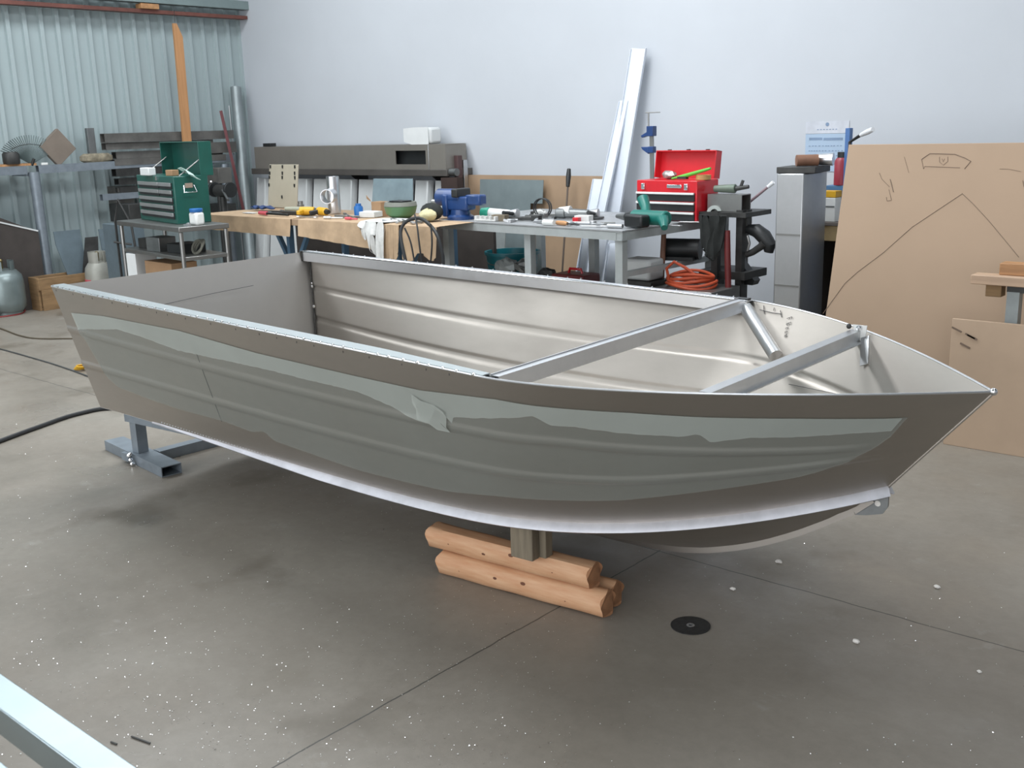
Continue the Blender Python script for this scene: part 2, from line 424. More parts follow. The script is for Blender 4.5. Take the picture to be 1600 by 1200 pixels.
# transom
nx = 16; rows = []
for j in range(13):
    v = j/12; L = raw(0, v, -1); Rr = raw(0, v, 1); k0 = None
    rows.append([W(L.x+(Rr.x-L.x)*i/nx, L.y+(Rr.y-L.y)*i/nx, L.z) for i in range(nx+1)])
low = []
for i in range(nx+1):
    yy = -chn(0)[1]+2*chn(0)[1]*i/nx; low.append(W(.1246, yy, chn(0)[2]+(.175-chn(0)[2])*(1-abs(yy)/chn(0)[1])))
rows.append(low)
MB().grid(rows).build('transom', mat('transom_aluminium', (.50, .48, .455), .55, .8, var=.04, scale=1.5, rvar=.06), boat, solid=.004)
MB().tube([P(u, v, x=-4.515+dx)-ORG for u, v, dx in ((255, 476, 0), (330, 459, .003), (396, 446, .006))], .0012, 5).build('scribe_line', MARKER, boat)
# gunwale channels
def gun_pts(sg, ins, dz, s0=0, s1=.715, n=70):
    out = []
    for i in range(n+1):
        s = s0+(s1-s0)*i/n; x, b, z = sheer(s)
        out.append((s, W(x, sg*(b-ins), z+dz)))
    return out
for sg in (-1, 1):
    m = MB(); s1 = .688 if sg < 0 else .70; n = 70; rows = []
    for i in range(n+1):
        s = s1*i/n; x, b, z = sheer(s)
        wd = .058 if sg < 0 else .05
        if sg < 0: wd *= min(1, .58+(s1-s)/.3)
        sec = [(0.002, .002), (0.002, .006), (wd, .006), (wd, -.045), (wd-.004, -.045), (wd-.004, .002)]
        rows.append([W(x, sg*(b-a), z+c) for a, c in sec]+[W(x, sg*(b-.002), z+.002)])
    m.grid(rows); m.add(rows[0][:6], [(0, 1, 2, 3, 4, 5)]); m.add(rows[-1][:6], [(5, 4, 3, 2, 1, 0)])
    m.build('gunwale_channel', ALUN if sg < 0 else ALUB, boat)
    if sg > 0:      # rolled bright lip of the far channel
        MB().tube([W(sheer(i/60*.70)[0], sheer(i/60*.70)[1]-.047, sheer(i/60*.70)[2]+.004) for i in range(61)], .0045, 8).build('channel_lip', SKIN_CH, boat)
# stitch welds: every bead a part of its own, sharing one mesh
def bead_row(name, spots, r, sc):
    first = MB().ball((0, 0, 0), r, 8, sc).build(name, BEAD, boat)
    for i, q in enumerate(spots):
        o = first if i == 0 else first.copy()
        if i: C.objects.link(o)
        o.parent = boat; o.location = q; k = random.uniform(.75, 1.25); o.scale = (k, k, k)
spots = []; s = .004
while s < .685: spots.append(hull(s, 0, -1)+V((0, 0, .004))); s += random.uniform(.0105, .019)
bead_row('weld_bead', spots, .0048, (1.4, 1, .9))
spots = []; s = .02
while s < .69:
    x, b, z = sheer(s); spots.append(W(x, b-.004, z+.009)); s += random.uniform(.018, .035)
bead_row('far_weld_bead', spots, .0035, (1, 1, 1))
m = MB(); s = .01
while s < .655:
    p = hull(s, .018, -1, .001); m.ball(p, .005, 6, (.45, .2, 1.6)); s += random.uniform(.02, .045)
o = m.build('soot_marks', DARKW, boat); o['kind'] = 'stuff'
m = MB().tube([raw_p for raw_p in [W(*(raw(.004, v, 1)-V((0, .006, 0)))) for v in [i/20 for i in range(21)]]], [.004+.0022*random.random() for _ in range(21)], 6)
m.build('corner_weld', DARKW, boat)
bead_row('corner_tack_weld', [W(*(raw(.006, v, 1)-V((0, .009, 0)))) for v in (.04, .3, .33, .52, .8)], .006, (1, 1, 1.5))
x, b, z = sheer(0)
MB().box(W(.008, b-.03, z-.02), (.012, .055, .055), rz=BYAW).build('channel_end_plate', DARKW, boat)
# chine strips
for sg in (-1, 1):
    rows = []
    for i in range(101):
        t = .10+.90*i/100; x, b, z = chn(t); n = pnorm(t, 1, sg); n.z = 0; n.normalize()
        g = min(1, (t-.10)/.35+.12)
        w, h = .026*g, .017*g
        base = V((x, sg*b, z))
        rows.append([W(*(base+n*a+V((0, 0, c)))) for a, c in ((0, .012*g), (w*.55, .004), (w, -h), (w*.8, -h-.004), (-.004, -h*.4), (0, .012*g))])
    m = MB().grid(rows); m.add(rows[-1][:5], [(0, 1, 2, 3, 4)]); m.build('chine_strip', mat('ground_aluminium', (.66, .66, .70), .52, 1., var=.08, scale=12), boat)
m = MB(); t = .12
while t < .93:
    x, b, z = chn(t); n = pnorm(t, 1, -1); n.z = 0; n.normalize()
    m.ball(W(*(V((x, -b, z))+n*.003+V((0, 0, .012)))), .0042, 6, (1.5, 1, .8)); t += .0052
o = m.build('chine_weld_row', ALUB, boat); o['kind'] = 'stuff'
# stem and keel bars
MB().tube([W(sheer(1)[0]+(chn(1)[0]-sheer(1)[0])*i/10+.002, 0, sheer(1)[2]+(chn(1)[2]-sheer(1)[2])*i/10) for i in range(11)], .004, 8).build('stem_bar', ALU, boat)
MB().ball(W(3.711, 0, .812), .011, 10).build('bow_cap', SKIN_CH, boat)
kp = [W(.12+(3.40-.12)*i/60, 0, smooth_keel(.12+(3.40-.12)*i/60)-.008) for i in range(61)]
m = MB()
for a, c in zip(kp, kp[1:]): m.bar(a, c, .022, .02)
m.build('keel_bar', ALU, boat)
# bow eye plate
m = MB(); poly = [(3.30, .415), (3.30, .385), (3.325, .375), (3.38, .385), (3.43, .40), (3.445, .425), (3.445, .46), (3.43, .475), (3.40, .455), (3.36, .43)]
poly = [(a-.0, b) for a, b in poly]
m.prism(poly, W(0, -.004, 0), W(1, 0, 0), (0, 0, 1), W(0, 1, 0), .008)
pl = m.build('bow_eye_plate', STEEL, boat)
for xx, zz in ((3.36, .405), (3.415, .43)): MB().cyl(W(xx, -.006, zz), W(xx, .006, zz), .009, n=12).build('bolt_hole', STONE, pl)
# cross beams : ends on near and far gunwale
def sheer_near(px):    # station of the near gunwale seen at that column
    best = min(range(0, 1001), key=lambda i: abs(proj_u(hull(i/1000, 0, -1)+ORG)-px)); return best/1000
def proj_u(p):
    d = p-V((0, 0, H)); return 800+F_PX*d.dot(R_)/d.dot(fw)
def proj_uv(p):
    d = p-V((0, 0, H)); k = d.dot(fw); return 800+F_PX*d.dot(R_)/k, 600-F_PX*d.dot(U_)/k
sA = .703; xA, bA, zA = sheer(sA)
a, c = W(xA-.045, -bA+.035, zA-.002), W(xA-.045, bA-.035, zA+.008)
m = MB().rhs(a+V((0, 0, -.022)), c+V((0, 0, -.022)), .036, .048, .004)
m.build('cross_beam', ALUB, boat)
MB().bar(a+V((-.012, 0, .004)), c+V((-.012, 0, .004)), .004, .004).build('beam_ridge', ALUC, boat)
m = MB().box(c+V((.0, .014, -.02)), (.056, .03, .05), rz=BYAW); m.build('dark_beam_end', BLACK, boat)  # black box in place of the dark open beam end
sB = .842; xB, bB, zB = sheer(sB)
a2, c2 = W(xB-.02, -bB+.045, zB-.006), W(xB+.0, bB-.035, zB+.004)
m = MB().bar(a2+V((0, 0, -.003)), c2+V((0, 0, -.003)), .036, .005); dd = (c2-a2).normalized(); sd = dd.cross(V((0, 0, 1)))
m.bar(a2+sd*.0165+V((0, 0, -.021)), c2+sd*.0165+V((0, 0, -.021)), .004, .036)
m.bar(a2-sd*.0165+V((0, 0, -.021)), c2-sd*.0165+V((0, 0, -.021)), .004, .036)
m.bar(a2+sd*.023+V((0, 0, -.040)), c2+sd*.023+V((0, 0, -.040)), .016, .004)
m.build('cross_beam', ALUC, boat)
# brace tube down the inside of the far side
t0 = c+V((.018, .004, -.03)); t1 = hull(sA+.062, .30, 1)+W(0, -.025, 0)
MB().cyl(t0, t1, .026, n=20).build('brace_tube', ALUC, boat)
# bracket at the far end of the thin beam
m = MB().prism([(0, 0), (.05, 0), (.045, -.05), (.02, -.055)], c2+V((-.01, -.012, .018)), W(1, 0, 0), (0, 0, 1), W(0, 1, 0), .004)
br = m.build('end_bracket', WPLAST, boat)
for k, (dx, dz) in enumerate(((-.02, .012), (.004, -.008), (-.012, -.03), (.014, .01))): MB().ball(c2+V((dx, -.018, dz)), .0095, 8).build('bolt', SKIN_CH if k % 2 else DSTEEL, br)
MB().bar(c2+V((.035, -.01, -.02)), hull(sB+.03, .2, 1)+W(0, -.012, 0), .03, .004, upv=W(0, 1, 0)).build('gusset_strap', ALUC, boat)
# marker pen writing and lines on the inner far side
GL = {'F': [[(0, 0), (0, 1)], [(0, 1), (.6, 1)], [(0, .55), (.45, .55)]], '.': [[(0, 0), (.08, .05)]], 'B': [[(0, 0), (0, 1), (.5, .9), (.1, .55), (.55, .25), (0, 0)]],
      'e': [[(0, .3), (.45, .35), (.3, .6), (0, .4), (.1, 0), (.45, .05)]], 'a': [[(.45, .5), (.1, .5), (0, .15), (.2, 0), (.45, .4), (.5, 0)]], 'm': [[(0, 0), (0, .5), (.2, .5), (.22, 0)], [(.22, .4), (.42, .5), (.46, 0)]]}
def on_far(s, v): return hull(s, v, 1, -.0055)
m = MB()
s0, v0_ = .752, -.03
ang = radians(-62); cx = 0
for ch in 'F.Beam':
    for st in GL[ch]:
        pts = []
        for gx, gy in st:
            X = cx+gx*.015; Yv = gy*.02
            xx = X*cos(ang)-Yv*sin(ang)*-1*-1; zz = X*sin(ang)+Yv*cos(ang)
            pts.append(on_far(s0+xx/BL*1.0, v0_+.1-zz/.53))
        m.tube(pts, .0009, 4)
    cx += .006 if ch == '.' else .0145
for st in (((.714, .05), (.73, .055), (.742, .05)), ((.739, .03), (.745, .07)), ((.716, .02), (.722, .07)), ((.724, .13), (.725, .17)), ((.730, .02), (.731, .04))):
    m.tube([on_far(a_, b_) for a_, b_ in st], .0013, 4)
m.build('marker_writing', MARKER, boat)
m = MB().tube([on_far(.80, .47), on_far(.87, .44)], .0012, 4).ball(on_far(.871, .44), .005, 6); m.build('marker_line', MARKER, boat)
m = MB().tube([hull(.276, .14, -1, .002), hull(.265, .45, -1, .003), hull(.253, .8, -1, .002)], .001, 4); m.build('scribe_line', MARKER, boat)
# protective film
TOP = [(.025, .19), (.103, .15), (.258, .125), (.388, .16), (.534, .165), (.614, .165), (.697, .12), (.729, .13), (.799, .135), (.847, .155), (.9, .17), (.957, .2)]
TORN = [(.023, .325), (.123, .235), (.163, .245), (.236, .285), (.378, .265), (.526, .27), (.566, .315), (.584, .355), (.612, .38), (.614, .29), (.607, .22), (.627, .265), (.624, .325), (.637, .315), (.642, .345), (.645, .3), (.679, .265), (.699, .24), (.729, .2), (.742, .25), (.762, .25), (.797, .28), (.835, .295), (.837, .21), (.845, .275), (.855, .34), (.88, .31), (.9, .32), (.945, .315), (.965, .32)]
BOT = [(.03, .385), (.045, .7), (.06, .76), (.12, .79), (.173, .8), (.258, .79), (.306, .81), (.331, .775), (.343, .83), (.476, .875), (.609, .865), (.674, .825), (.739, .805), (.797, .79), (.847, .75), (.922, .69), (.935, .66), (.95, .595), (.96, .49), (.966, .355)]
def lerp(L, s):
    if s <= L[0][0]: return L[0][1]
    for (a_, x_), (b_, y_) in zip(L, L[1:]):
        if s <= b_: return x_+(y_-x_)*(s-a_)/max(1e-6, b_-a_)
    return L[-1][1]
def band(up_, lo_, s0, s1, off, n=260, k=14, jag=0, name='protective_film', mm=None):
    rows = []
    for i in range(n+1):
        s = s0+(s1-s0)*i/n; a_ = lerp(up_, s); b_ = max(a_+.004, lerp(lo_, s)+jag*(random.random()-.5))
        rows.append([hull(s, a_+(b_-a_)*j/k, -1, off) for j in range(k+1)])
    return MB().grid(rows).build(name, mm, boat)
band(TOP, [(q[0], q[1]) for q in BOT], .026, .965, .0030, name='protective_film', mm=FILM, k=44)
mono = []
for q in TORN:
    if not mono or q[0] > mono[-1][0]+.002: mono.append(q)
band(TOP, mono, .026, .962, .0046, jag=.006, name='torn_film_layer', mm=FILM2, k=16)
# folded-up tear in the film
m = MB().grid([[hull(.601+.012*i, .2+.05*j+.02*i, -1, .006+.008*((i+j) % 2)) for j in range(4)] for i in range(4)]); m.build('film_flap', FILM2, boat)

# ------------------------------------------------------------------ boat supports
def log(name, p0, p1, r, label, flat=None):
    d = (V(p1)-V(p0)); L = d.length; t = thing(name, label, 'log', V(p0)-V((0, 0, r)), atan2(d.y, d.x), 'logs under the bow')
    m = MB(); n = 22; rows = []
    ks = 26
    for i in range(ks+1):
        row = []
        for k in range(n+1):
            a = 2*pi*k/n; rr = r*(1+.035*sin(3*a+i*.12)+.02*sin(i*.7+a*2))
            yy, zz = rr*cos(a), rr*sin(a)
            if flat and zz > r*flat: zz = r*flat
            row.append((L*i/ks+(.006*sin(4*a) if i in (0, ks) else 0), yy, zz+r))
        rows.append(row)
    m.grid(rows); m.build('trunk', LOG, t)
    for e in (0, ks): MB().add(rows[e][:-1], [tuple(range(n)) if e else tuple(range(n-1, -1, -1))]).build('cut_end', LOGEND, t, smooth=False)
    m = MB()
    for kx in (.15, .38, .55, .8): m.ball((L*kx, -r*.93, r+random.uniform(-.01, .015)), .006, 8, (1.8, .5, 1))
    o = m.build('knots', mat('dark_knot', (.16, .06, .03), .7), t); o['kind'] = 'stuff'
    return t
log('timber_log', (-2.53, 2.475, .046), (-1.86, 2.545, .046), .046, 'lower peeled pine log lying flat on the concrete under the bow')
log('timber_log', (-2.575, 2.475, .137), (-1.905, 2.535, .137), .046, 'upper peeled pine log carrying the grey timber block', flat=.8)
log('timber_log', (-2.53, 2.572, .046), (-1.88, 2.62, .046), .045, 'pine log half hidden in the shade behind the front pair')
bp = W(2.44, -.478, 0)+ORG
bz = .172
m = MB().box((0, 0, .066), (.092, .045, .126)); 
t = thing('timber_block', 'grey-brown pair of upright timber offcuts wedged between upper log and hull', 'timber block', (bp.x+.0, bp.y+.03, bz), .08)
MB().box((-.012, -.012, .0665), (.088, .040, .133)).build('front_offcut', BLOCKW, t, bev=.003)
MB().box((.012, .030, .066), (.088, .040, .131)).build('rear_offcut', BLOCKW, t, bev=.003)
# steel trestle under the stern
t = thing('steel_trestle', 'low grey steel box-section trestle under the stern', 'trestle', (-4.64, 2.52, 0))
MB().rhs((-.35, .04, .026), (.30, -.03, .026), .10, .05, .004).build('base_rail', GALV, t)
MB().rhs((.03, .055, .026), (.06, 1.0, .026), .06, .05, .004).build('long_rail', GALV, t)
MB().rhs((-.02, 0, .052), (-.02, 0, .205), .055, .055, .004, upv=(1, 0, 0)).build('post', GALV, t)
MB().rhs((-.075, 0, .228), (.42, .04, .232), .075, .046, .004).build('top_tube', GALV, t)
MB().rhs((-.09, -.055, .032), (-.03, -.055, .032), .02, .038, .003).build('clamp_tube', GALV, t)
m = MB()
for dx, dz in ((-.012, .05), (.0, .03), (.012, .012), (-.0, .058)): m.ball((dx, -.068, dz), .011, 8)
m.build('weld_blob', SKIN_CH, t)
MB().rhs((.05, 1.02, .052), (.05, 1.02, .205), .055, .055, .004, upv=(1, 0, 0)).build('post', GALV, t)
MB().rhs((-.05, 1.02, .228), (.42, 1.0, .232), .075, .046, .004).build('top_tube', GALV, t)

# ------------------------------------------------------------------ floor items
p = P(1079, 978, z=0)
t = thing('cutting_disc', 'black abrasive cutting disc lying flat on the concrete', 'disc', p)
m = MB(); n = 40
m.lathe([(.011, 0), (.062, 0), (.0625, .0028), (.011, .0028), (.011, 0)], n=n); m.build('abrasive_ring', DISC, t)
MB().lathe([(.006, 0), (.013, 0), (.013, .0036), (.006, .0036), (.006, 0)], n=16).build('centre_ring', ALUC, t)
for i, (u, v, r, lb) in enumerate([(1217, 880, .011, 'small stone chip on the concrete beneath the bow, darker than the rest'), (1145, 922, .009, 'pale chip on the floor just behind the cutting disc'), (1464, 919, .010, 'pale chip on the open floor right of the bow, beyond the joint'), (1338, 1005, .011, 'pale chip on the floor right of the cutting disc'), (1530, 1051, .007, 'tiny pale chip nearest the lower right corner of the floor')]):
    m = MB().ball((0, 0, r*.6), r, 7, (1.1, .8, .65)); m.v = [(a+random.uniform(-.2, .2)*r, b_+random.uniform(-.2, .2)*r, max(0, c_)) for a, b_, c_ in m.v]
    one('stone_chip', m, STONE, lb, 'stone chip', P(u, v, z=0), group='chips on the floor', smooth=False)
# aluminium swarf
m = MB(); FL = mat('aluminium_flake', (.93, .93, .93), .3, 1., var=.02)
for i in range(2800):
    if random.random() < .62: u, v = random.uniform(0, 900), random.uniform(640, 1200)
    else: u, v = random.uniform(0, 1600), random.uniform(560, 1200)
    q = P(u, v, z=0); r = random.uniform(.0007, .0020)*(1+.4*(random.random() < .1)); a = random.uniform(0, 6.3); tl = random.uniform(-.5, .5)
    ex = V((cos(a), sin(a), tl*.6)); ey = V((-sin(a), cos(a), random.uniform(-.5, .5)))
    c_ = q+V((0, 0, r*.9+.0005))
    m.add([c_-ex*r, c_-ey*r, c_+ex*r, c_+ey*r], [(0, 1, 2, 3)])
o = m.build('aluminium_swarf', FL, smooth=False); o['kind'] = 'stuff'; tag(o, 'bright aluminium filings scattered over the concrete floor', 'metal filings')
def floor_line(name, pts, r, mm, label, cat, z=None):
    q = [P(u, v, z=r) for u, v in pts]
    # smooth
    out = []
    for i in range(len(q)-1):
        p0 = q[max(i-1, 0)]; p1 = q[i]; p2 = q[i+1]; p3 = q[min(i+2, len(q)-1)]
        for k in range(8):
            tt = k/8
            out.append(.5*((2*p1)+(p2-p0)*tt+(2*p0-5*p1+4*p2-p3)*tt*tt+(3*p1-p0-3*p2+p3)*tt**3))
    out.append(q[-1])
    return one_w(name, MB().tube(out, r, 8), mm, label, cat)
floor_line('rubber_hose', [(-160, 745), (-60, 712), (0, 689), (60, 667), (120, 647), (180, 638), (260, 655), (330, 668)], .012, RUBBER, 'thick black rubber hose running across the floor under the stern', 'hose')
floor_line('electric_cable', [(-40, 502), (0, 513), (30, 524), (60, 529), (120, 529), (170, 530)], .006, CORDBR, 'thin tan cord lying on the floor nearer the crate', 'cord')
floor_line('electric_cable', [(-60, 530), (0, 545), (50, 559), (90, 571), (140, 589), (190, 612)], .005, CORDGR, 'thin dark cord running past the yellow tie toward the stern', 'cord')
floor_line('red_hose', [(-30, 498), (10, 494), (35, 489), (40, 480), (36, 470)], .006, mat('red_rubber', (.3, .03, .03), .5), 'thin red gas hose curling beside the big grey gas cylinder', 'hose')
p = P(124, 578, z=0)
m = MB()
for k in range(5): m.tube([p+V((.035*cos(a)*(1+.2*k/5)+.01*k, .03*sin(a), .010+.006*k)) for a in [i*pi/6 for i in range(12)]], .005, 6, closed=True)
one_w('yellow_strap', m, YELLOW, 'small bundle of yellow strap on the floor behind the stern', 'strap')
for k, (u, v) in enumerate([(220, 1157), (178, 1162)]):
    q = P(u, v, z=.001); L = .035 if k == 0 else .012
    one_w('wood_splinter', MB().bar(q-V((L, L*.2, -.002)), q+V((L, L*.2, .002)), .004, .003), DSTEEL, ['dark sliver on the floor beside the foreground rail, the longer one', 'short dark sliver on the floor touching the foreground rail'][k], 'splinter')

# foreground trailer rail
t = thing('trailer_frame', 'out-of-focus shiny aluminium rail frame crossing the lower left corner', 'trailer frame', (-1.4, .5, 0))
zr = .80
q0, q1 = P(0, 1066, z=zr), P(190, 1200, z=zr); dr = (q1-q0).normalized()
base = V((-1.4, .5, 0))
A0, A1 = q0-dr*.9-base, q1+dr*.3-base
sdv = V((-dr.y, dr.x, 0))
A0 -= sdv*.012; A1 -= sdv*.012
MB().rhs(A0+V((0, 0, -.02)), A1+V((0, 0, -.02)), .045, .045, .003).build('rail', RAILM, t, bev=.004)
MB().rhs(A0-sdv*.082+V((0, 0, -.03)), A1-sdv*.082+V((0, 0, -.03)), .03, .03, .003).build('rail', RAILM, t, bev=.003)
for k in (A0+dr*.05,):
    MB().rhs(V((k.x, k.y, 0)), V((k.x, k.y, zr-.045)), .04, .04, .003).build('leg', ALUB, t)
k = A1-dr*.02; MB().rhs(V((k.x, k.y-.1, 0)), V((k.x, k.y-.1, zr-.045)), .04, .04, .003).build('leg', ALUB, t)
for k in (A0+dr*.05, A1-dr*.02): MB().bar(k+V((0, -.12, -.045)), k+V((0, .02, -.045)), .03, .02).build('cross_bar', ALUB, t)
# ------------------------------------------------------------------ helpers for the background
def X_at(u, Y, v=335): return P(u, v, y=Y).x
def face(u0, v0, u1, v1, Y):
    um, vm = (u0+u1)/2, (v0+v1)/2
    return P(u0, vm, y=Y).x, P(u1, vm, y=Y).x, P(um, v1, y=Y).z, P(um, v0, y=Y).z
def fbox(m, u0, v0, u1, v1, Y, dep, z0=None, z1=None, mi=0):
    a, b_, c_, d_ = face(u0, v0, u1, v1, Y)
    if z0 is not None: c_ = z0
    if z1 is not None: d_ = z1
    return m.box(((a+b_)/2, Y+dep/2, (c_+d_)/2), (b_-a, dep, d_-c_), mi=mi)
TZ = .90

# ---- left wall rack
XK = -10.02
rk = thing('wall_rack', 'silver tubular rack along the ribbed wall carrying lengths of metal', 'rack', (XK, 4.6, 0))
o = V((XK, 4.6, 0))
pa, pb = P(52, 262, x=XK+.06), P(75, 430, x=XK+.06); dd = (pb-pa); foot = pa+dd*(pa.z/(-dd.z))
m = MB().cyl(foot, pa+V((0, 0, -.04)), .048, n=20); m.build('post', GALV, rk, off=o)
a = P(0, 272, x=XK+.05); z1 = a.z
MB().rhs((XK+.03, 2.5, pa.z-.02), (XK+.03, pa.y-.06, pa.z-.02), .06, .075).build('rail', GALV, rk, off=o)
MB().rhs((XK+.03, pa.y+.05, pa.z-.02), (XK+.03, 6.86, pa.z-.0), .06, .075).build('rail', GALV, rk, off=o)
MB().cyl((XK+.03, 6.75, 0), (XK+.03, 6.75, pa.z-.06), .045, n=16).build('post', GALV, rk, off=o)
MB().rhs((XK+.03, 5.3, .98), (XK+.03, 6.86, .98), .06, .06).build('rail', GALV, rk, off=o)
for yy in (4.6, 5.9, 6.6): MB().bar((XK+.03, yy, pa.z-.06), (XL+.03, yy, pa.z-.06), .04, .03).build('bracket', GALV, rk, off=o)
MB().bar((XK+.03, 6.6, .93), (XL+.03, 6.6, .93), .04, .03).build('bracket', GALV, rk, off=o)
MB().box((XK-.07, 4.35, pa.z+.03), (.2, .7, .02)).build('shelf_board', PINE, rk, off=o)
zt = pa.z+.02
bars = [('steel_channel', 160, 216, 362, .07, 'uppermost long grey channel on the wall rack', 0), ('steel_tube', 162, 229, 330, .055, 'dull round-edged tube second from the top of the wall rack', 0), ('steel_tube', 178, 243, 345, .055, 'pale grey box tube midway up the pile on the rack', 0), ('steel_channel', 176, 254, 350, .05, 'narrow grey channel just above the rack rail', 0), ('steel_tube', 178, 270, 300, .06, 'dark bent box tube hanging just under the rack rail', 1), ('steel_tube', 182, 284, 300, .05, 'lowest but one dark tube behind the green toolbox', 1), ('steel_channel', 305, 232, 366, .09, 'broad grey channel end right of the green chest lid on the rack', 0), ('steel_channel', 318, 250, 360, .05, 'pale strip of channel right of the green chest lid, below the broad one', 0), ('steel_tube', 184, 297, 235, .045, 'short dark tube end lowest behind the green toolbox', 1)]
for i, (nm, u0, v, u1, h, lb, dk) in enumerate(bars):
    xx = XK+.02-.03*(i % 3)+(.03 if dk else 0)
    a = P(u0, v, x=xx); e_ = P(u1, v, x=xx)
    m = MB(); zz = a.z
    m.rhs((xx, a.y, zz), (xx, min(e_.y, 6.9), zz), .09, h*1.25, .006)
    one_w(nm, m, RACKST if not dk else DSTEEL, lb, 'metal length', group='metal lengths on the wall rack')
# hollow folded channel end
a = P(178, 262, x=XK+.1)
# things on top of the rack
p = P(50, 262, x=XK+.02)
t = thing('garden_rake', 'wire leaf rake head fanned out above the rack post', 'rake', (XK+.02, p.y, zt))
m = MB()
for k in range(29):
    an = radians(152-k*4.3); L = .30
    m.tube([(0, .0, .01), (0, -cos(an)*.0+cos(an)*L*.5*-1, sin(an)*L*.5+.01), (0, -cos(an)*L*1.05, sin(an)*L*.92)], .0045, 4)
m.build('tine_fan', mat('rake_wire', (.14, .18, .18), .5, .5), t)
MB().tube([(0, -.17, .155), (0, -.08, .185), (0, 0, .195), (0, .08, .185), (0, .17, .155)], .004, 5).build('cross_wire', DSTEEL, t)
MB().cyl((0, 0, .0), (.02, .02, .06), .014).build('socket', DSTEEL, t)
p = P(92, 250, x=XK)
s_ = .155; m = MB().box((0, 0, s_*1.12), (.05, s_*1.6, s_*1.6), M=Matrix.Rotation(radians(40), 3, 'X'))
one('cardboard_box', m, CARDDARK, 'faded brown cardboard box tipped on its corner on the rack', 'box', (XK, p.y, zt-.02), bev=.003)
p = P(150, 243, x=XK); m = MB().lathe([(0.0, 0), (.05, .0), (.065, .02), (.065, .06), (.05, .085), (0, .085)], n=20); m.v = [(x_, y_*2.6, z_) for x_, y_, z_ in m.v]
one('foam_roll', m, mat('stained_foam', (.33, .29, .21), .9, var=.3, scale=15), 'stained oval roll of foam lying on the rack', 'foam roll', (XK, p.y, zt))
p = P(143, 230, x=XK-.06); a = P(143, 200, x=XK-.06)
one_w('timber_offcut', MB().box((XK-.06, p.y, (zt+a.z)/2), (.045, .075, a.z-zt)), STEEL, 'short upright grey offcut standing behind the foam roll', 'offcut', bev=.002)
p = P(17, 245, x=XK); one('paint_tin', MB().lathe([(0, 0), (.07, 0), (.075, .02), (.075, .09), (.06, .11), (0, .11)], n=20), DSTEEL, 'dark round tin at the left end of the rack', 'tin', (XK, p.y, zt+.02))
p = P(69, 253, x=XK+.05); one('white_tag', MB().box((0, 0, .012), (.02, .06, .022)), WPLAST, 'small white block on the rack rail below the cardboard box', 'block', (XK+.05, p.y, zt-.002), bev=.003)
# timber at extreme left
a, c_ = P(-6, 240, x=-9.7), P(-4, 345, x=-9.7)
one_w('timber_post', MB().bar((a.x-.05, a.y, a.z), (c_.x, c_.y-.22, 0), .06, .05), PINEV, 'orange timber post at the very left edge, half out of frame', 'post')
# dark brown board leaning lower left
q0, q1 = P(58, 362, x=-9.92), P(-30, 333, x=-9.92)
m = MB(); m.prism([(0, 0), (q0.y-3.2, 0), (q0.y-3.2, q0.z), (q1.y-3.2, q1.z+.02), (0, q1.z+.08)], (-9.905, 3.2, .0), (0, 1, 0), (-.02, 0, 1), (1, 0, 0), .02)
one_w('brown_board', m, DBOARD, 'big dark brown board leaning on the rack at far left', 'board')
m = MB().bar((-9.895+q0.z*-.02, q0.y, q0.z+.008), (-9.895+q0.z*-.02, q1.y-.3, q1.z+.05), .03, .014)
one_w('edge_strip', m, BOXW, 'thin pale strip along the top of the dark brown board', 'strip')
# grey blue sheets leaning under the rack
def leaning(name, u0, v0, u1, v1, Xp, mm, label, cat='sheet', cut=None, th=.008):
    a = P(u0, v0, x=Xp); b_ = P(u1, v1, x=Xp)
    poly = cut(a.y, b_.y, a.z) if cut else [(a.y, 0), (b_.y, 0), (b_.y, a.z), (a.y, a.z)]
    m = MB().prism([(y_-a.y, z_) for y_, z_ in poly], (Xp+.12, a.y, 0), (0, 1, 0), V((-.12, 0, 1)), (1, 0, 0), th)
    return one_w(name, m, mm, label, cat)
leaning('metal_sheet', 80, 362, 130, 430, -9.95, BLUEGREY, 'blue-grey metal sheet with clipped corner leaning right of the rack post', cut=lambda a, b_, z: [(a+.12, 0), (b_, 0), (b_, z), (a, z), (a, z-.12)])
leaning('metal_sheet', 150, 358, 184, 430, -9.93, BLUEGREY, 'tapered blue-grey metal sheet leaning behind the cream gas cylinder', cut=lambda a, b_, z: [(a, 0), (b_+.1, 0), (b_, z*.6), (a+.18, z), (a, z)])
leaning('steel_plate', 118, 372, 150, 440, -9.85, DSTEEL, 'narrow dark steel plate slanting between the two blue-grey sheets', cut=lambda a, b_, z: [(a-.1, 0), (a+.1, 0), (b_+.05, z), (b_-.08, z)])
# gas cylinders
def gas(name, p, r, h, mm, label, collar, tagc):
    t = thing(name, label, 'gas cylinder', p)
    m = MB().lathe([(0, .03), (r*.8, .03), (r*.97, .07), (r, .12), (r, h-.12), (r*.93, h-.06), (r*.7, h-.015), (r*.3, h), (0, h)], n=28); m.build('tank', mm, t)
    MB().lathe([(r*.72, 0), (r*.76, 0), (r*.76, .05), (r*.72, .05), (r*.72, 0)], n=24).build('foot_ring', mm, t)
    if collar:
        m = MB(); rows = []
        for z_ in (0, collar): rows.append([(r*.62*cos(a), r*.62*sin(a), h-.02+z_) for a in [radians(20+i*16) for i in range(21)]])
        m.grid(rows).build('collar', mm, t, solid=.005)
    MB().cyl((0, 0, h-.01), (0, 0, h+.06), .018).ball((0, 0, h+.07), .022, 10).build('valve', mat('brass_dull', (.3, .24, .12), .4, .8), t)
    if tagc: 
        m = MB()
        for k in range(3): m.box((r*sin(-.3+.3*k)*1.0+.0, -r*cos(-.3+.3*k)-.001, h*.55), (r*.28, .004, .05), rz=-.3+.3*k)
        m.build('red_label', PINK, t)
    return t
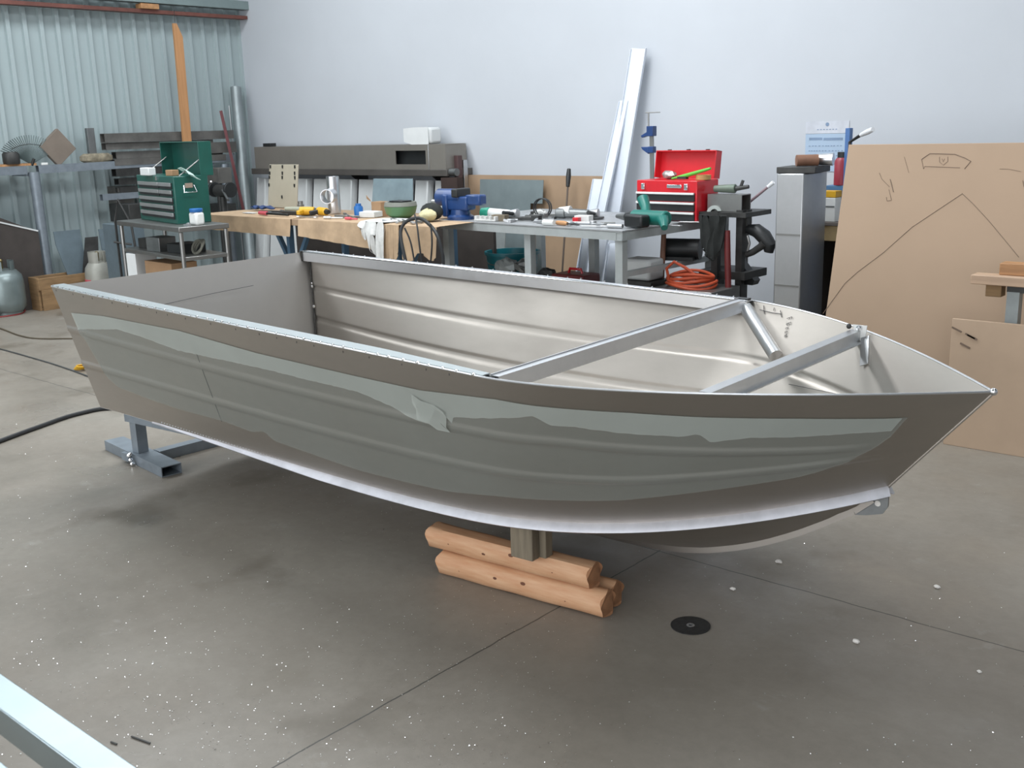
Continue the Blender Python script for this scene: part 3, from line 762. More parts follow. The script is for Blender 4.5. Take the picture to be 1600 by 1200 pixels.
p = P(158, 445, z=.05); gas('gas_cylinder', (-9.55, P(156, 440, x=-9.55).y, 0), .125, .42, CREAM, 'cream gas cylinder with collar beside the timber crate', .11, True)
p = P(2, 492, z=0); g = gas('gas_cylinder', (p.x+.02, p.y+.05, 0), .175, .42, GASG, 'big grey gas cylinder cut off by the left edge of the photo', .09, False)
m = MB().box((0.03, -.178, .30), (.03, .01, .11), M=Matrix.Rotation(.5, 3, 'Y')); tg = m.build('red_tag', PINK, g); tg.location = (.06, .02, 0)
p = P(32, 468, z=.1); one_w('chrome_flask', MB().cyl((p.x-.02, p.y-.05, .06), (p.x+.03, p.y+.12, .085), .05, .04, n=18), ALUC, 'small bright metal canister lying against the crate', 'canister')
# crate
q0, q1, q2 = P(64, 486, z=0), P(110, 483, z=0), P(45, 468, z=0)
t = thing('timber_crate', 'open weathered timber box beside the gas cylinder at the left wall', 'crate', (q0.x, q0.y, 0), radians(2))
hh = P(64, 434, x=q0.x, z=None).z
for nm, c0, d0 in (('front_panel', (-.085, .01, hh/2), (.17, .022, hh)), ('side_panel', (.01, .34, hh*.80), (.022, .68, hh*.36)), ('rear_panel', (-.085, .69, hh/2), (.17, .022, hh)), ('side_panel', (-.16, .34, hh*.5), (.022, .65, hh)), ('base_board', (-.075, .34, .012), (.145, .64, .022))):
    MB().box(c0, d0).build(nm, CRATE, t, bev=.003)
MB().prism([(.02, 0), (.22, 0), (.14, hh*.62), (.02, hh*.62)], (.012, 0, 0), (0, 1, 0), (0, 0, 1), (1, 0, 0), .022).build('gusset', CRATE, t, bev=.002)
# hanging timber plank
a, c_ = P(275, 37, x=-9.93), P(291, 226, x=-9.90)
w_ = .095
m = MB(); d = c_-a; pr = [(-w_*.42, 0), (w_*.1, 0), (w_*.5, .14), (w_*.55, 2.0)]
L = d.length; ey = d.normalized(); ex = V((0, 1, 0)); ez = ex.cross(ey)
m.prism([(-w_/2, .0), (-w_*.1, .0), (w_*.5, .13), (w_*.52, L), (-w_*.48, L)], a, ex, ey, V((1, 0, 0)), .03)
one_w('timber_plank', m, PINEV, 'long orange timber plank hung upright on the ribbed wall', 'plank', bev=.002)
b = P(272, 16, x=-10.08)
m = MB().tube([a+V((0.01, -.02, -.02)), (-10.08, b.y, b.z)], .003, 5); one_w('hanging_string', m, DARKW, 'thin string holding the orange plank from the girt', 'string')
# red bar and tall pipe near the corner
a, c_ = P(345, 173, x=-9.92), P(374, 300, x=-9.85); d = c_-a; f = a+d*(a.z/-d.z)
one_w('red_bar', MB().bar(a, f, .05, .03), mat('maroon_paint', (.13, .03, .035), .5, var=.1), 'maroon painted bar leaning beside the tall grey pipe', 'bar')
a, c_ = P(368, 137, y=7.12), P(385, 335, y=6.9); d = c_-a; f = a+d*(a.z/-d.z)
one_w('steel_post', MB().pipe(f, a, .058, .005, 20), mat('pale_grey_tube', (.30, .34, .35), .45, .5, var=.08), 'tall pale grey round pipe leaning in the corner of the walls', 'pipe')
m = MB()
a = P(358, 165, x=-10.2); c_ = P(361, 205, x=-10.2); m.cyl(a, V((c_.x, c_.y+.02, 0)), .008); one_w('thin_rod', m, ALUC, 'thin bright rod standing just left of the tall grey pipe', 'rod')

# ---- steel cart with the green toolbox
c0 = V((-6.91, 4.23, 0)); cz = TZ
t = thing('steel_cart', 'dull steel tube table carrying the green toolbox', 'cart', (-6.93, 4.25, 0), radians(-7))
LX, LY = -1.12, .38
rails = ((0, 0), (LX, 0), (LX, LY), (0, LY))
for i, (xx, yy) in enumerate(rails): MB().cyl((xx*.97-.012, yy*.94+.012, 0), (xx*.97-.012, yy*.94+.012, cz-.04), .016).build('leg', SSTEEL, t)
MB().box((LX/2, LY/2, cz-.018), (-LX+.02, LY+.02, .036)).build('table_top', SSTEEL, t, bev=.004)
MB().box((LX/2, LY/2, cz-.235), (-LX, LY-.02, .028)).build('lower_shelf', SSTEEL, t, bev=.003)
MB().box((LX/2, LY/2, .22), (-LX, LY-.02, .028)).build('lower_shelf', SSTEEL, t, bev=.003)
# toolbox
g0 = P(277, 351, z=cz)
t = thing('green_toolbox', 'green steel tool chest with open lid and grey drawer fronts', 'toolbox', (g0.x-.01, g0.y+.01, cz), radians(-11))
TW, TD, TH = .80, .27, .355
MB().box((-TW/2, TD/2, TH/2), (TW, TD, TH)).build('body', GREEN, t, bev=.006)
zz = TH-.072
for row, cols in enumerate((2, 2, 1, 1, 1)):
    zc = zz-row*.056
    for k in range(cols):
        if cols == 2: x0, x1 = ((-TW+.06, -.30), (-.285, -.035))[k]
        else: x0, x1 = -TW+.06, -.035
        dr_ = MB().box(((x0+x1)/2, -.003, zc), (x1-x0, .012, .046)).build('drawer', DGREEN if row > 9 else BLACK, t, bev=.002)
        MB().box(((x0+x1)/2, -.013, zc+.010), (x1-x0, .010, .028)).build('drawer_trim', DRAWGREY, dr_, bev=.003)
m = MB().grid([[(-TW, TD, TH), (0, TD, TH)], [(-TW, TD+.05, TH+.235), (0, TD+.05, TH+.235)]])
ld = MB()
for bx_, bd in (((-TW/2, TD+.045, TH+.12), (TW-.0, .008, .25)), ((-TW+.004, TD-.005, TH+.12), (.008, .10, .25)), ((-.004, TD-.005, TH+.12), (.008, .10, .25)), ((-TW/2, TD-.005, TH+.245), (TW, .10, .008))): ld.box(bx_, bd)
ld.build('lid', GREEN, t, bev=.002)
for xx in (-TW+.03, -.03): MB().cyl((xx, .06, TH), (xx, TD-.02, TH+.13), .005, n=8).build('lid_stay', SSTEEL, t)
m = MB().box((.003, TD*.42, TH*.80), (.008, .06, .035)); m.tube([(.008, TD*.42-.04, TH*.80), (.03, TD*.42-.05, TH*.66), (.03, TD*.42+.05, TH*.66), (.008, TD*.42+.04, TH*.80)], .004, 8)
m.build('side_handle', SKIN_CH, t)
m = MB().box((-TW*.42, -.006, TH-.02), (.02, .008, .03)); m.build('latch', SKIN_CH, t)
def on_tool(name, u, v, mm, label, mb, cat, dz=0, y=.1, group=None, **k):
    xx = P(u, v, y=g0.y+y).x
    return one(name, mb, mm, label, cat, (xx, g0.y+y, cz+TH+dz), random.uniform(-.3, .3), group, **k)
on_tool('paper_packet', 232, 277, BOXW, 'white packet poking out of the left of the open green chest', MB().box((0, 0, .03), (.16, .06, .06)), 'packet', bev=.006)
on_tool('card_packet', 270, 280, CARD, 'tan packet in the middle of the open green chest', MB().box((0, 0, .022), (.09, .06, .044)), 'packet', bev=.004)
m = MB().grid([[(.16*i/4-.09+.03*j/2, .05*j/2, .035+.03*sin(i*1.3)-.02*j+.02*(i == 0)) for j in range(3)] for i in range(5)])
on_tool('paper_sheet', 291, 276, mat('mint_paper', (.55, .72, .66), .7), 'pale mint papers curling out of the open green chest', m,  'paper', solid=.002)
# white bottle
p = P(303, 352, z=cz)
t = thing('plastic_bottle', 'square white plastic jar with blue lid on the steel cart', 'bottle', (p.x-.0, p.y+.03, cz))
MB().box((0, 0, .048), (.105, .075, .096)).build('jar', WPLAST, t, bev=.018)
MB().lathe([(0, 0), (.046, 0), (.048, .003), (.048, .022), (.045, .025), (0, .025)], (0, 0, .096), n=24).build('lid', BBLUE, t)
p = P(284, 354, z=cz); one('small_part', MB().box((0, 0, .008), (.05, .03, .015)).cyl((.0, 0, .015), (.02, 0, .02), .008), ALUC, 'small metal fitting on the near corner of the cart', 'fitting', (p.x+.01, p.y+.04, cz))
# clutter on the cart shelf
def at_cart(lx, ly): return V((-6.93, 4.25, 0))+V((lx*cos(-.122)-ly*sin(-.122), lx*sin(-.122)+ly*cos(-.122), 0))
for i, (lx, ly, sx, sy, sz, mm, lb) in enumerate([(-.9, .2, .2, .2, .08, DSTEEL, 'dark steel box at the left of the cart shelf'), (-.62, .12, .18, .15, .11, STEEL, 'grey metal box in the middle of the cart shelf'), (-.35, .2, .22, .2, .07, BLACK, 'black tray of bits at the middle right of the cart shelf')]):
    q = at_cart(lx, ly); one('storage_box', MB().box((0, 0, sz/2), (sx, sy, sz)), mm, lb, 'box', (q.x, q.y, cz-.221), random.uniform(-.2, .2), bev=.004)
q = at_cart(-.12, .18); m = MB()
for k in range(3): m.tube([(.06*cos(a), .02*sin(a)+.01*k, .055+.05*sin(a+.3*k)) for a in [i*pi/6 for i in range(12)]], .009, 6, closed=True)
one('cable_loop', m, mat('dusty_rubber', (.16, .16, .13), .8), 'dusty cable loop at the right end of the cart shelf', 'cable', (q.x, q.y, cz-.221))
q = at_cart(-.98, .1); one('white_carton', MB().box((0, 0, .205), (.12, .2, .41)), BOXW, 'tall white carton standing on the bottom shelf of the cart', 'carton', (q.x, q.y, .234), .1, bev=.003)
q = at_cart(-.62, .18); one('cardboard_box', MB().box((0, 0, .18), (.42, .22, .36)), CARD, 'plain brown cardboard box on the bottom shelf of the cart', 'box', (q.x, q.y, .234), -.05, bev=.003)
q = at_cart(-.2, .15); m = MB()
for k in range(7): a = random.uniform(0, 6); m.bar((.1*cos(a), .04*sin(a), .01+.012*k), (-.1*cos(a+.4), -.04*sin(a+.3), .03+.012*k), .02, .012)
o = one('scrap_offcuts', m, STEEL, 'heap of small metal offcuts on the bottom shelf of the cart', 'metal scraps', (q.x, q.y, .234)); o['kind'] = 'stuff'
# folding frame left of cart
a = P(183, 310, x=-8.6); 
t = thing('folding_frame', 'dark bent steel frame standing left of the green toolbox cart', 'frame', (-8.62, a.y+.05, 0))
yb = 0
top_ = P(184, 312, x=-8.6); kn = P(205, 350, x=-8.5); l0 = P(180, 345, x=-8.6)
o_ = V((-8.62, a.y+.05, 0))
MB().tube([V((l0.x, l0.y, 0)), l0, top_, kn, V((kn.x+.1, kn.y, 0))], .011, 8).build('bent_tube', DSTEEL, t, off=o_)
MB().tube([P(178, 378, x=-8.6), P(206, 382, x=-8.5)], .009, 8).build('cross_bar', DSTEEL, t, off=o_)
q = P(190, 372, x=-8.9)
one('storage_bin', MB().box((0, 0, .4), (.22, .28, .8)), BLUEGREY, 'narrow grey cabinet behind the bent steel frame', 'cabinet', (-9.0, P(192, 350, x=-9.0).y, 0), bev=.005)
m = MB().box((0, 0, .035), (.03, .09, .03)).bar((0, -.02, .03), (0, .02, .22), .04, .035); 
for u0, v0, u1, v1, Y, mm, lb in ((176, 291, 198, 318, 5.6, RACKST, 'grey metal box stacked behind the left of the green chest'), (183, 318, 214, 346, 5.5, DSTEEL, 'dark box below the grey one, behind the left end of the cart'), (330, 262, 352, 286, 6.45, RACKST, 'dusty box right of the green chest lid, in front of the rack'), (333, 318, 360, 345, 6.6, DSTEEL, 'dark block low behind the pedestal machine')):
    a, b_, c_, d_ = face(u0, v0, u1, v1, Y)
    t = thing('storage_box', lb, 'box', ((a+b_)/2, Y, 0))
    MB().box((0, 0, (c_+d_)/2), (b_-a, .16, d_-c_)).build('case', mm, t, bev=.004)
    MB().cyl((0, 0, 0), (0, 0, c_), .03).build('pedestal', DSTEEL, t)
# grinder on pedestal behind the cart
p = P(348, 300, y=6.2)
t = thing('bench_grinder', 'dark machine on a pedestal between green chest and leaning pipe', 'machine', (p.x, 6.2, 0))
zc = P(348, 298, y=6.2).z
MB().cyl((0, 0, 0), (0, 0, zc-.06), .035).build('pedestal', DSTEEL, t)
MB().cyl((-.09, 0, zc), (.09, 0, zc), .06, n=20).build('motor', DSTEEL, t, bev=.006)
for sx in (-.14, .13): MB().cyl((sx-.015, 0, zc+.01), (sx+.015, 0, zc+.01), .075, n=24).build('wheel_guard', BLACK, t, bev=.004)
MB().cyl((.05, -.04, zc+.02), (.26, -.12, zc-.08), .012).build('rest_arm', STEEL, t)
MB().ball((-.10, -.06, zc+.09), .014, 8).build('knob', SKIN_CH, t)
MB().box((0, 0, .01), (.3, .3, .02)).build('foot_plate', DSTEEL, t)

# ---- brown bench
BZ = .90; BX0_, BX1_ = -7.98, -5.62; BY0, BY1 = 5.12, 5.92
t = thing('work_bench', 'long low workbench with blue trestle legs under brown paper', 'workbench', (-6.8, 5.5, 0))
ob = V((-6.8, 5.5, 0))
MB().box((0, .02, BZ-.03), (2.36, .8, .05)).build('bench_top', PLY, t, bev=.003)
for u in (455, 625):
    xx = X_at(u, 5.25, 370)+6.8; BLS = mat('blue_steel_leg', (.12, .22, .33), .45, .3, var=.1)
    MB().bar((xx, -.26, 0), (xx, -.26, BZ-.055), .05, .035).build('leg', BLS, t)
    for sg in (-1, 1): MB().bar((xx, -.235, .45), (xx+sg*.24, -.235, BZ-.07), .035, .03).build('brace', BLS, t)
    MB().bar((xx, .3, 0), (xx, .3, BZ-.055), .05, .035).build('leg', BLS, t)
    MB().bar((xx, -.28, .12), (xx, .32, .12), .04, .03).build('cross_rail', BLS, t)
MB().bar((-1.0, .3, .14), (1.1, .3, .14), .04, .03).build('stretcher', BLS, t)
# paper cover with hanging front
def hang(xa, xb, drop, name, label, n=24, yy=BY0-.012, zt=BZ, back=.45, mm=KRAFT, cat= 'paper'):
    rows = []
    for i in range(n+1):
        f = i/n; xx = xa+(xb-xa)*f; d = drop(f); w = .006*sin(i*1.7)
        rows.append([(xx, yy+back, zt-.003), (xx, yy+.03, zt-.002+.001*sin(i)), (xx, yy, zt-.006), (xx, yy-.008+w, zt-d*.5), (xx+.01*sin(i), yy-.012-w, zt-d)])
    return one_w(name, MB().grid(rows), mm, label, cat, solid=.002)
hang(-7.98, X_at(456, BY0, 345), lambda f: .125+.015*f, 'kraft_paper', 'brown paper sheet over the left half of the workbench front')
hang(X_at(468, BY0, 345), X_at(590, BY0, 355), lambda f: .13+.06*f, 'kraft_paper', 'brown paper sheet folded over the middle of the workbench front')
hang(X_at(598, BY0, 355), X_at(625, BY0, 355), lambda f: .20+.15*sin(pi*min(1, f*1.1)), 'kraft_paper', 'torn brown paper flap dangling lowest from the workbench edge')
hang(X_at(630, BY0, 355), X_at(684, BY0, 355), lambda f: .24-.04*f+.03*sin(f*9), 'kraft_paper', 'brown paper hanging behind the black hoses at the bench end')
# crumpled white cloth over the edge
xa, xb = X_at(560, BY0-.03, 340), X_at(598, BY0-.03, 340); rows = []
for i in range(15):
    f = i/14; xx = xa+(xb-xa)*f
    rows.append([(xx-.02, BY0+.30, BZ+.006), (xx, BY0+.1, BZ+.012+.01*sin(i*1.2)), (xx, BY0-.02, BZ+.008), (xx+.02*sin(i), BY0-.05-.015*sin(i*1.1), BZ-.10*(.2+f)), (xx+.015, BY0-.045+.02*sin(i*1.7), BZ-.32*f**.8-.02)])
one_w('white_rag', MB().grid(rows), CLOTHW, 'crumpled off-white cloth hanging over the edge of the paper-covered bench', 'cloth', solid=.004, sub=1)

# ---- leaning white panels behind the bench, and shelf on the white wall
us = [394, 417, 482, 552, 596, 640, 671, 697]
panel_lb = ['white board nearest the corner, narrowest behind the bench', 'white board behind the beige slotted panel', 'white board left of the chrome tee pipe', 'white board just right of the chrome tee pipe', 'white board behind the blue-grey sheet on the bench', 'white board behind the pale yellow cloth', 'white board at the right end, behind the vise']
for i in range(7):
    xa, xb = X_at(us[i], 7.0, 300)+.015, X_at(us[i+1], 7.0, 300)-.02
    m = MB().prism([(0, 0), (xb-xa, 0), (xb-xa, 1.075), (0, 1.075)], (xa, 6.93, 0), (1, 0, 0), V((0, .13, 1)), V((0, 1, 0)), .018)
    m.prism([(0, 0), (.02, 0), (.02, 1.07), (0, 1.07)], (xb-.02, 6.87, 0), (1, 0, 0), V((0, .13, 1)), V((0, 1, 0)), .06)
    one_w('white_board', m, BOXW, panel_lb[i], 'board', group='white boards leaning behind the bench', bev=.002)
a, b_, c_, d_ = face(398, 228, 696, 262, 6.98)
t = thing('wall_shelf', 'long steel shelf plank fixed to the white wall above the bench', 'shelf', ((a+b_)/2, 7.1, c_))
so = V(((a+b_)/2, 7.1, c_))
sz0 = face(385, 262, 700, 273, 6.95)
zs = P(690, 262, y=6.98).z; zl = P(398, 261, y=6.98).z; zs = (zs+zl)/2-.01
m = MB().box(((a+b_)/2, 7.12, zs-.035), (b_-a+.08, .34, .06)); m.build('shelf_plank', mat('dirty_steel', (.13, .12, .11), .6, .4, var=.15, scale=3), t, off=so, bev=.004)
for f in (.1, .5, .9): MB().prism([(0, 0), (.22, 0), (0, -.16)], ((a+(b_-a)*f), 7.29, zs-.066), (0, -1, 0), (0, 0, 1), (1, 0, 0), .02).build('bracket', DSTEEL, t, off=so)
MB().cyl((b_+.04, 7.0, zs-.03), (b_+.12, 7.0, zs-.03), .035, n=14).build('end_pipe', STEEL, t, off=so)
# folded aluminium trough on the shelf with rectangular opening
hT = .225
t = thing('metal_trough', 'long dull sheet-metal box with a rectangular opening, on the wall shelf', 'metal box', ((a+b_)/2, 7.12, zs-.005))
o1, o2 = X_at(618, 6.98, 245), X_at(665, 6.98, 245); 
TR = mat('dull_brown_aluminium', (.30, .28, .25), .45, .5, var=.1, scale=1.5, rvar=.08)
mx_ = (a+b_)/2; z0_ = zs-.005
def tb(name, x0, x1, y0, y1, za, zb_, mm=TR): MB().box(((x0+x1)/2-mx_, (y0+y1)/2-7.12, (za+zb_)/2), (x1-x0, y1-y0, zb_-za)).build(name, mm, t, bev=.002)
xm = X_at(670, 6.98, 245)
m = MB()
for x0, x1, za, zb_ in ((a, o1, 0, hT), (o2, b_, 0, hT), (o1, o2, 0, .045), (o1, o2, hT-.055, hT)): m.box(((x0+x1)/2-mx_, 6.985-7.12, (za+zb_)/2), (x1-x0, .008, zb_-za))
m.build('front_face', TR, t)
tb('top_face', a, b_, 6.99, 7.26, hT-.006, hT); tb('rear_face', a, b_, 7.25, 7.258, 0, hT-.008); tb('floor_face', a, b_, 6.99, 7.25, 0, .006)
tb('end_face', a, a+.006, 6.99, 7.25, .007, hT-.007); tb('end_face', b_-.006, b_, 6.99, 7.25, .007, hT-.007); tb('lap_seam', xm-.006, xm+.004, 6.974, 6.981, 0, hT-.004, ALUC)
tb('black_backing', o1-.1, o2+.1, 7.05, 7.056, .007, hT-.01, BLACK)  # black sheet set behind the opening
p = P(421, 226, y=7.1); one('black_block', MB().box((0, 0, .015), (.13, .08, .035)), BLACK, 'flat dark block on top of the metal box near the corner', 'block', (X_at(421, 7.1, 224), 7.1, z0_+hT+.003), bev=.004)
u_ = X_at(656, 7.05, 215); w_ = X_at(677, 7.05, 215)-X_at(636, 7.05, 215); hz = P(656, 199, y=7.05).z-(z0_+hT)
m = MB(); rows = []
for k in range(25):
    a_ = 2*pi*k/24; rows.append([(w_*.5*cos(a_)*(1 if abs(cos(a_)) < .9 else .98), .10*sin(a_), zz_) for zz_ in (0, hz)])
m.box((0, 0, hz/2), (w_*.92, .16, hz))
t = thing('white_carton', 'white curled card box resting on the metal box on the wall shelf', 'carton', (u_, 7.1, z0_+hT+.001), .06)
MB().box((0, 0, hz/2), (w_*.9, .16, hz*.96)).build('body', BOXW, t, bev=.025)
MB().grid([[(-w_*.5, -.085+.0*j, hz*(.15+.8*j)) for j in (0, 1)], [(-w_*.1, -.098, hz*(.02+.98*j)) if j else (-w_*.1, -.098, -.01) for j in (0, 1)], [(w_*.4, -.09, hz*j) for j in (0, 1)]]).build('card_flap', BOXW, t, solid=.003)

# ---- items on the brown bench
def bench(name, u, Y, mm, label, mb, cat, rz=0, dz=0, group=None, **k): return one(name, mb, mm, label, cat, (X_at(u, Y, 325), Y, BZ+.002+dz), rz, group, **k)
# beige slotted panel
a, b_, c_, d_ = face(420, 257, 465, 322, 5.85)
t = thing('slotted_panel', 'beige metal panel punched with small slots standing on the bench', 'panel', ((a+b_)/2, 5.82, BZ+.002), .0)
w_, h_ = b_-a, d_-BZ
R15 = V((0, .12, 1)).normalized()
MB().prism([(-w_/2, 0), (w_/2, 0), (w_/2*1.02, h_), (-w_/2*.94, h_)], (0, 0, 0), (1, 0, 0), R15, (0, 1, 0), .012).build('panel_sheet', BEIGEP, t, bev=.002)
m = MB()
for fx, fz in ((-.42, .95), (0, .95), (.42, .95), (-.44, .8), (0, .8), (.42, .8), (-.45, .7), (0, .7), (.43, .7), (-.46, .52), (.42, .52), (0, .25)):
    m.box(V((fx*w_, 0, 0))+R15*fz*h_+V((0, -.003, 0)), (.014, .006, .028))
m.build('slot_row', BLACK, t)
t = thing('tee_pipe', 'polished metal tee pipe fitting standing on the workbench', 'pipe fitting', (X_at(521, 5.6, 300), 5.6, BZ+.002))
hz = P(521, 276, y=5.6).z-BZ
MB().pipe((0, 0, 0), (0, 0, hz), .052, .004, 24).build('main_tube', ALUB, t)
MB().pipe((.018, -.042, hz*.50), (.065, -.125, hz*.48), .057, .005, 24).build('branch_tube', ALUB, t)
for u, lb, a_ in ((482, 'yellow cordless drill, the left one of two on the bench', .6), (505, 'yellow cordless tool lying on its side, right one of two on the bench', -.2)):
    t = thing('power_tool', lb, 'power tool', (X_at(u, 5.35, 328), 5.35, BZ+.002), a_, 'yellow power tools')
    MB().cyl((-.07, 0, .036), (.05, 0, .036), .034, .030, n=16).build('motor_housing', YELLOW, t, bev=.006)
    MB().cyl((.05, 0, .036), (.09, 0, .036), .022, .016, n=14).build('chuck', BLACK, t)
    MB().bar((-.04, 0, .036), (-.06, -.09, .028), .034, .034).build('handle', YELLOW if u < 500 else BLACK, t, bev=.008)
m = MB(); rows = [[(.14*i/8-.07, .05*j/3, .012+.014*sin(i*1.9+j)) for j in range(4)] for i in range(9)]
bench('blue_rag', 403, 5.5, BLUE, 'crumpled dark blue rag near the left end of the bench', MB().grid([[(x_*1.6, y_*2, z_+.012) for x_, y_, z_ in r] for r in rows]), 'rag', solid=.01, sub=1)
bench('paper_strip', 390, 5.3, BOXW, 'small white paper beside the blue rag', MB().box((0, 0, .003), (.14, .06, .004)),  'paper')
t = thing('hand_tool', 'black hand tool with a pink-red grip at the front of the bench', 'hand tool', (X_at(412, 5.2, 332), 5.2, BZ+.002), -.1)
MB().cyl((-.07, 0, .018), (.05, 0, .018), .015, .017, n=12).build('grip', PINK, t, bev=.004)
MB().bar((.05, 0, .018), (.34, .02, .016), .022, .018).build('shaft', BLACK, t, bev=.003)
bench('steel_bar', 450, 5.32, DSTEEL, 'long dark steel bar lying behind the pink-gripped tool', MB().bar((-.26, 0, .014), (.26, .05, .014), .05, .026), 'bar', bev=.003)
bench('silicone_tube', 468, 5.5, mat('pale_tube', (.42, .43, .34), .5), 'pale tapered cartridge lying behind the yellow drills', MB().cyl((-.16, -.02, .028), (.13, .02, .028), .018, .026, n=14), 'cartridge', bev=.003)
bench('small_jar', 470, 5.65, SSTEEL, 'little metal pot beside the beige panel on the bench', MB().lathe([(0, 0), (.028, 0), (.03, .05), (.022, .055), (.022, .08), (0, .08)], n=18), 'pot')
bench('spanner', 478, 5.2, ALUC, 'bright spanner at the bench edge below the yellow drills', MB().bar((-.09, 0, .006), (.09, .01, .006), .016, .008).cyl((-.1, 0, .003), (-.1, 0, .012), .02, n=6).cyl((.1, .01, .003), (.1, .01, .012), .02, n=6), 'spanner')
bench('pliers', 534, 5.3, SSTEEL, 'dark pliers with maroon handles beside the blue tape roll', MB().bar((-.08, 0, .012), (.05, .02, .012), .03, .018).bar((.05, .02, .012), (.14, -.01, .012), .014, .012).bar((.05, .02, .012), (.14, .05, .012), .014, .012), 'pliers', bev=.002)
t = thing('spray_can', 'blue plastic bottle standing on the middle of the bench', 'bottle', (X_at(560, 5.4, 325), 5.4, BZ+.002))
MB().lathe([(0, 0), (.033, 0), (.035, .01), (.035, .07), (.03, .085), (0, .085)], n=20).build('body', BBLUE, t)
MB().lathe([(0, 0), (.022, 0), (.022, .018), (0, .018)], (0, 0, .085), n=16).build('cap', BBLUE, t)
bench('white_box', 578, 5.45, BOXW, 'low white box between blue bottle and brown carton', MB().box((0, 0, .022), (.16, .12, .044)), 'box', rz=.2, bev=.004)
m = MB().box((0, 0, .055), (.12, .09, .11)); m.prism([(0, 0), (.05, .02), (.055, .05), (0, .01)], (-.06, -.05, .11), (-1, 0, 0), (0, 0, 1), (0, 1, 0), .003)
bench('cardboard_box', 595, 5.55, CARD, 'small brown open-flap carton on the bench beside the green bowl', m, 'box', rz=-.1, bev=.002)
t = thing('green_bowl', 'pale green plastic bowl with dark rim on the bench', 'bowl', (X_at(626, 5.5, 325), 5.5, BZ+.002))
MB().lathe([(0, 0), (.07, 0), (.11, .03), (.125, .085), (.122, .086), (.1, .035), (0, .012)], n=28).build('bowl', LGREEN, t)
MB().lathe([(.10, .088), (.125, .088), (.118, .118), (.10, .118), (.10, .088)], n=28).build('rim', mat('grey_rim', (.22, .23, .20), .6), t)
MB().box((0, .0, .122), (.14, .10, .012)).build('lid_bar', BLACK, t, bev=.003)
a, b_, c_, d_ = face(583, 279, 648, 325, 5.88)
t = thing('metal_sheet', 'blue-grey metal sheet propped upright behind the green bowl', 'sheet', ((a+b_)/2, 5.85, BZ+.002))
MB().prism([(-(b_-a)/2, 0), ((b_-a)/2, 0), ((b_-a)/2*.97, d_-BZ), (-(b_-a)/2*.9, d_-BZ-.004)], (0, 0, 0), (1, 0, 0), (0, .08, 1), (0, 1, 0), .004).build('plate', mat('light_blue_grey', (.22, .30, .34), .5, .2), t)
t = thing('cloth_bundle', 'pale yellow cloth bundled over a black tool bag at the bench end', 'cloth', (X_at(668, 5.35, 325), 5.35, BZ+.002))
m = MB().ball((0, 0, .045), .07, 16, (1.1, .8, .62)); m.v = [(x_+random.uniform(-.008, .008), y_+random.uniform(-.008, .008), max(0, z_+random.uniform(-.008, .01))) for x_, y_, z_ in m.v]; m.build('yellow_cloth', CLOTHY, t, sub=1)
MB().ball((-.02, .06, .065), .085, 14, (1.2, .7, .75)).build('black_bag', BLACKC, t)
# metal scraps row in the vicinity of bench end
for i in range(9):
    u = 603+i*7; a_ = random.uniform(0, 3)
    bench('metal_offcut', u, 5.17+.05*(i % 3), [ALUC, STEEL, SSTEEL][i % 3], 'one of the small metal offcuts strewn along the bench front below the green bowl', MB().bar((-.035, 0, .006), (.03, .012, .010), .022, .008).bar((0, -.01, .012), (.01, .03, .02), .01, .006), 'metal offcut', rz=a_, group='metal offcuts in front of the green bowl')
for i, (u, Y, L, rz, mm, lb) in enumerate([(428, 5.3, .18, .2, ALUC, 'bright rod on the bench left of the beige panel front'), (445, 5.45, .2, -.3, SSTEEL, 'dull punch lying in front of the beige panel'), (520, 5.2, .16, .4, ALUC, 'bright short rod at the bench edge right of the drills'), (540, 5.45, .14, -.5, STEEL, 'grey short tool behind the pliers'), (548, 5.2, .12, .1, PINK, 'small red-handled screwdriver by the white cloth')]):
    bench('hand_tool', u, Y, mm, lb, MB().cyl((-L/2, 0, .009), (L/2, 0, .009), .008, .006, n=8).cyl((-L/2, 0, .011), (-L/2+.06, 0, .011), .011, n=8), 'hand tool', rz=rz)
# black hoses looping off the bench end
def loop(name, pts, r, mm, label, cat='hose', drop=False):
    q = [P(u, v, y=Y) for u, v, Y in pts]; out = []
    for i in range(len(q)-1):
        p0, p1, p2, p3 = q[max(i-1, 0)], q[i], q[i+1], q[min(i+2, len(q)-1)]
        for k in range(6):
            tt = k/6; out.append(.5*((2*p1)+(p2-p0)*tt+(2*p0-5*p1+4*p2-p3)*tt*tt+(3*p1-p0-3*p2+p3)*tt**3))
    out.append(q[-1]); out.append(V((q[-1].x, q[-1].y, r))); out.insert(0, V((q[0].x, q[0].y, r))) if drop else None
    return one_w(name, MB().tube(out, r, 8), mm, label, cat)
loop('air_hose', [(642, 440, 4.95), (632, 400, 4.95), (626, 365, 4.98), (634, 347, 5.02), (655, 341, 5.04), (672, 352, 5.02), (684, 370, 5.0), (692, 400, 5.0)], .012, RUBBER, 'thick dark hose arching over the end of the workbench', drop=True)
loop('electric_cable', [(648, 335, 5.05), (652, 355, 5.0), (655, 380, 4.98), (660, 420, 4.98)], .006, RUBBER, 'thin black cord dropping from the bench end, left one')
loop('electric_cable', [(632, 356, 4.92), (642, 380, 4.93), (650, 425, 4.93)], .006, RUBBER, 'thin black cord crossing beneath the arched hose')
loop('electric_cable', [(673, 350, 4.96), (675, 380, 4.95), (672, 420, 4.95)], .006, RUBBER, 'thin black cord hanging straight down right of the arched hose')

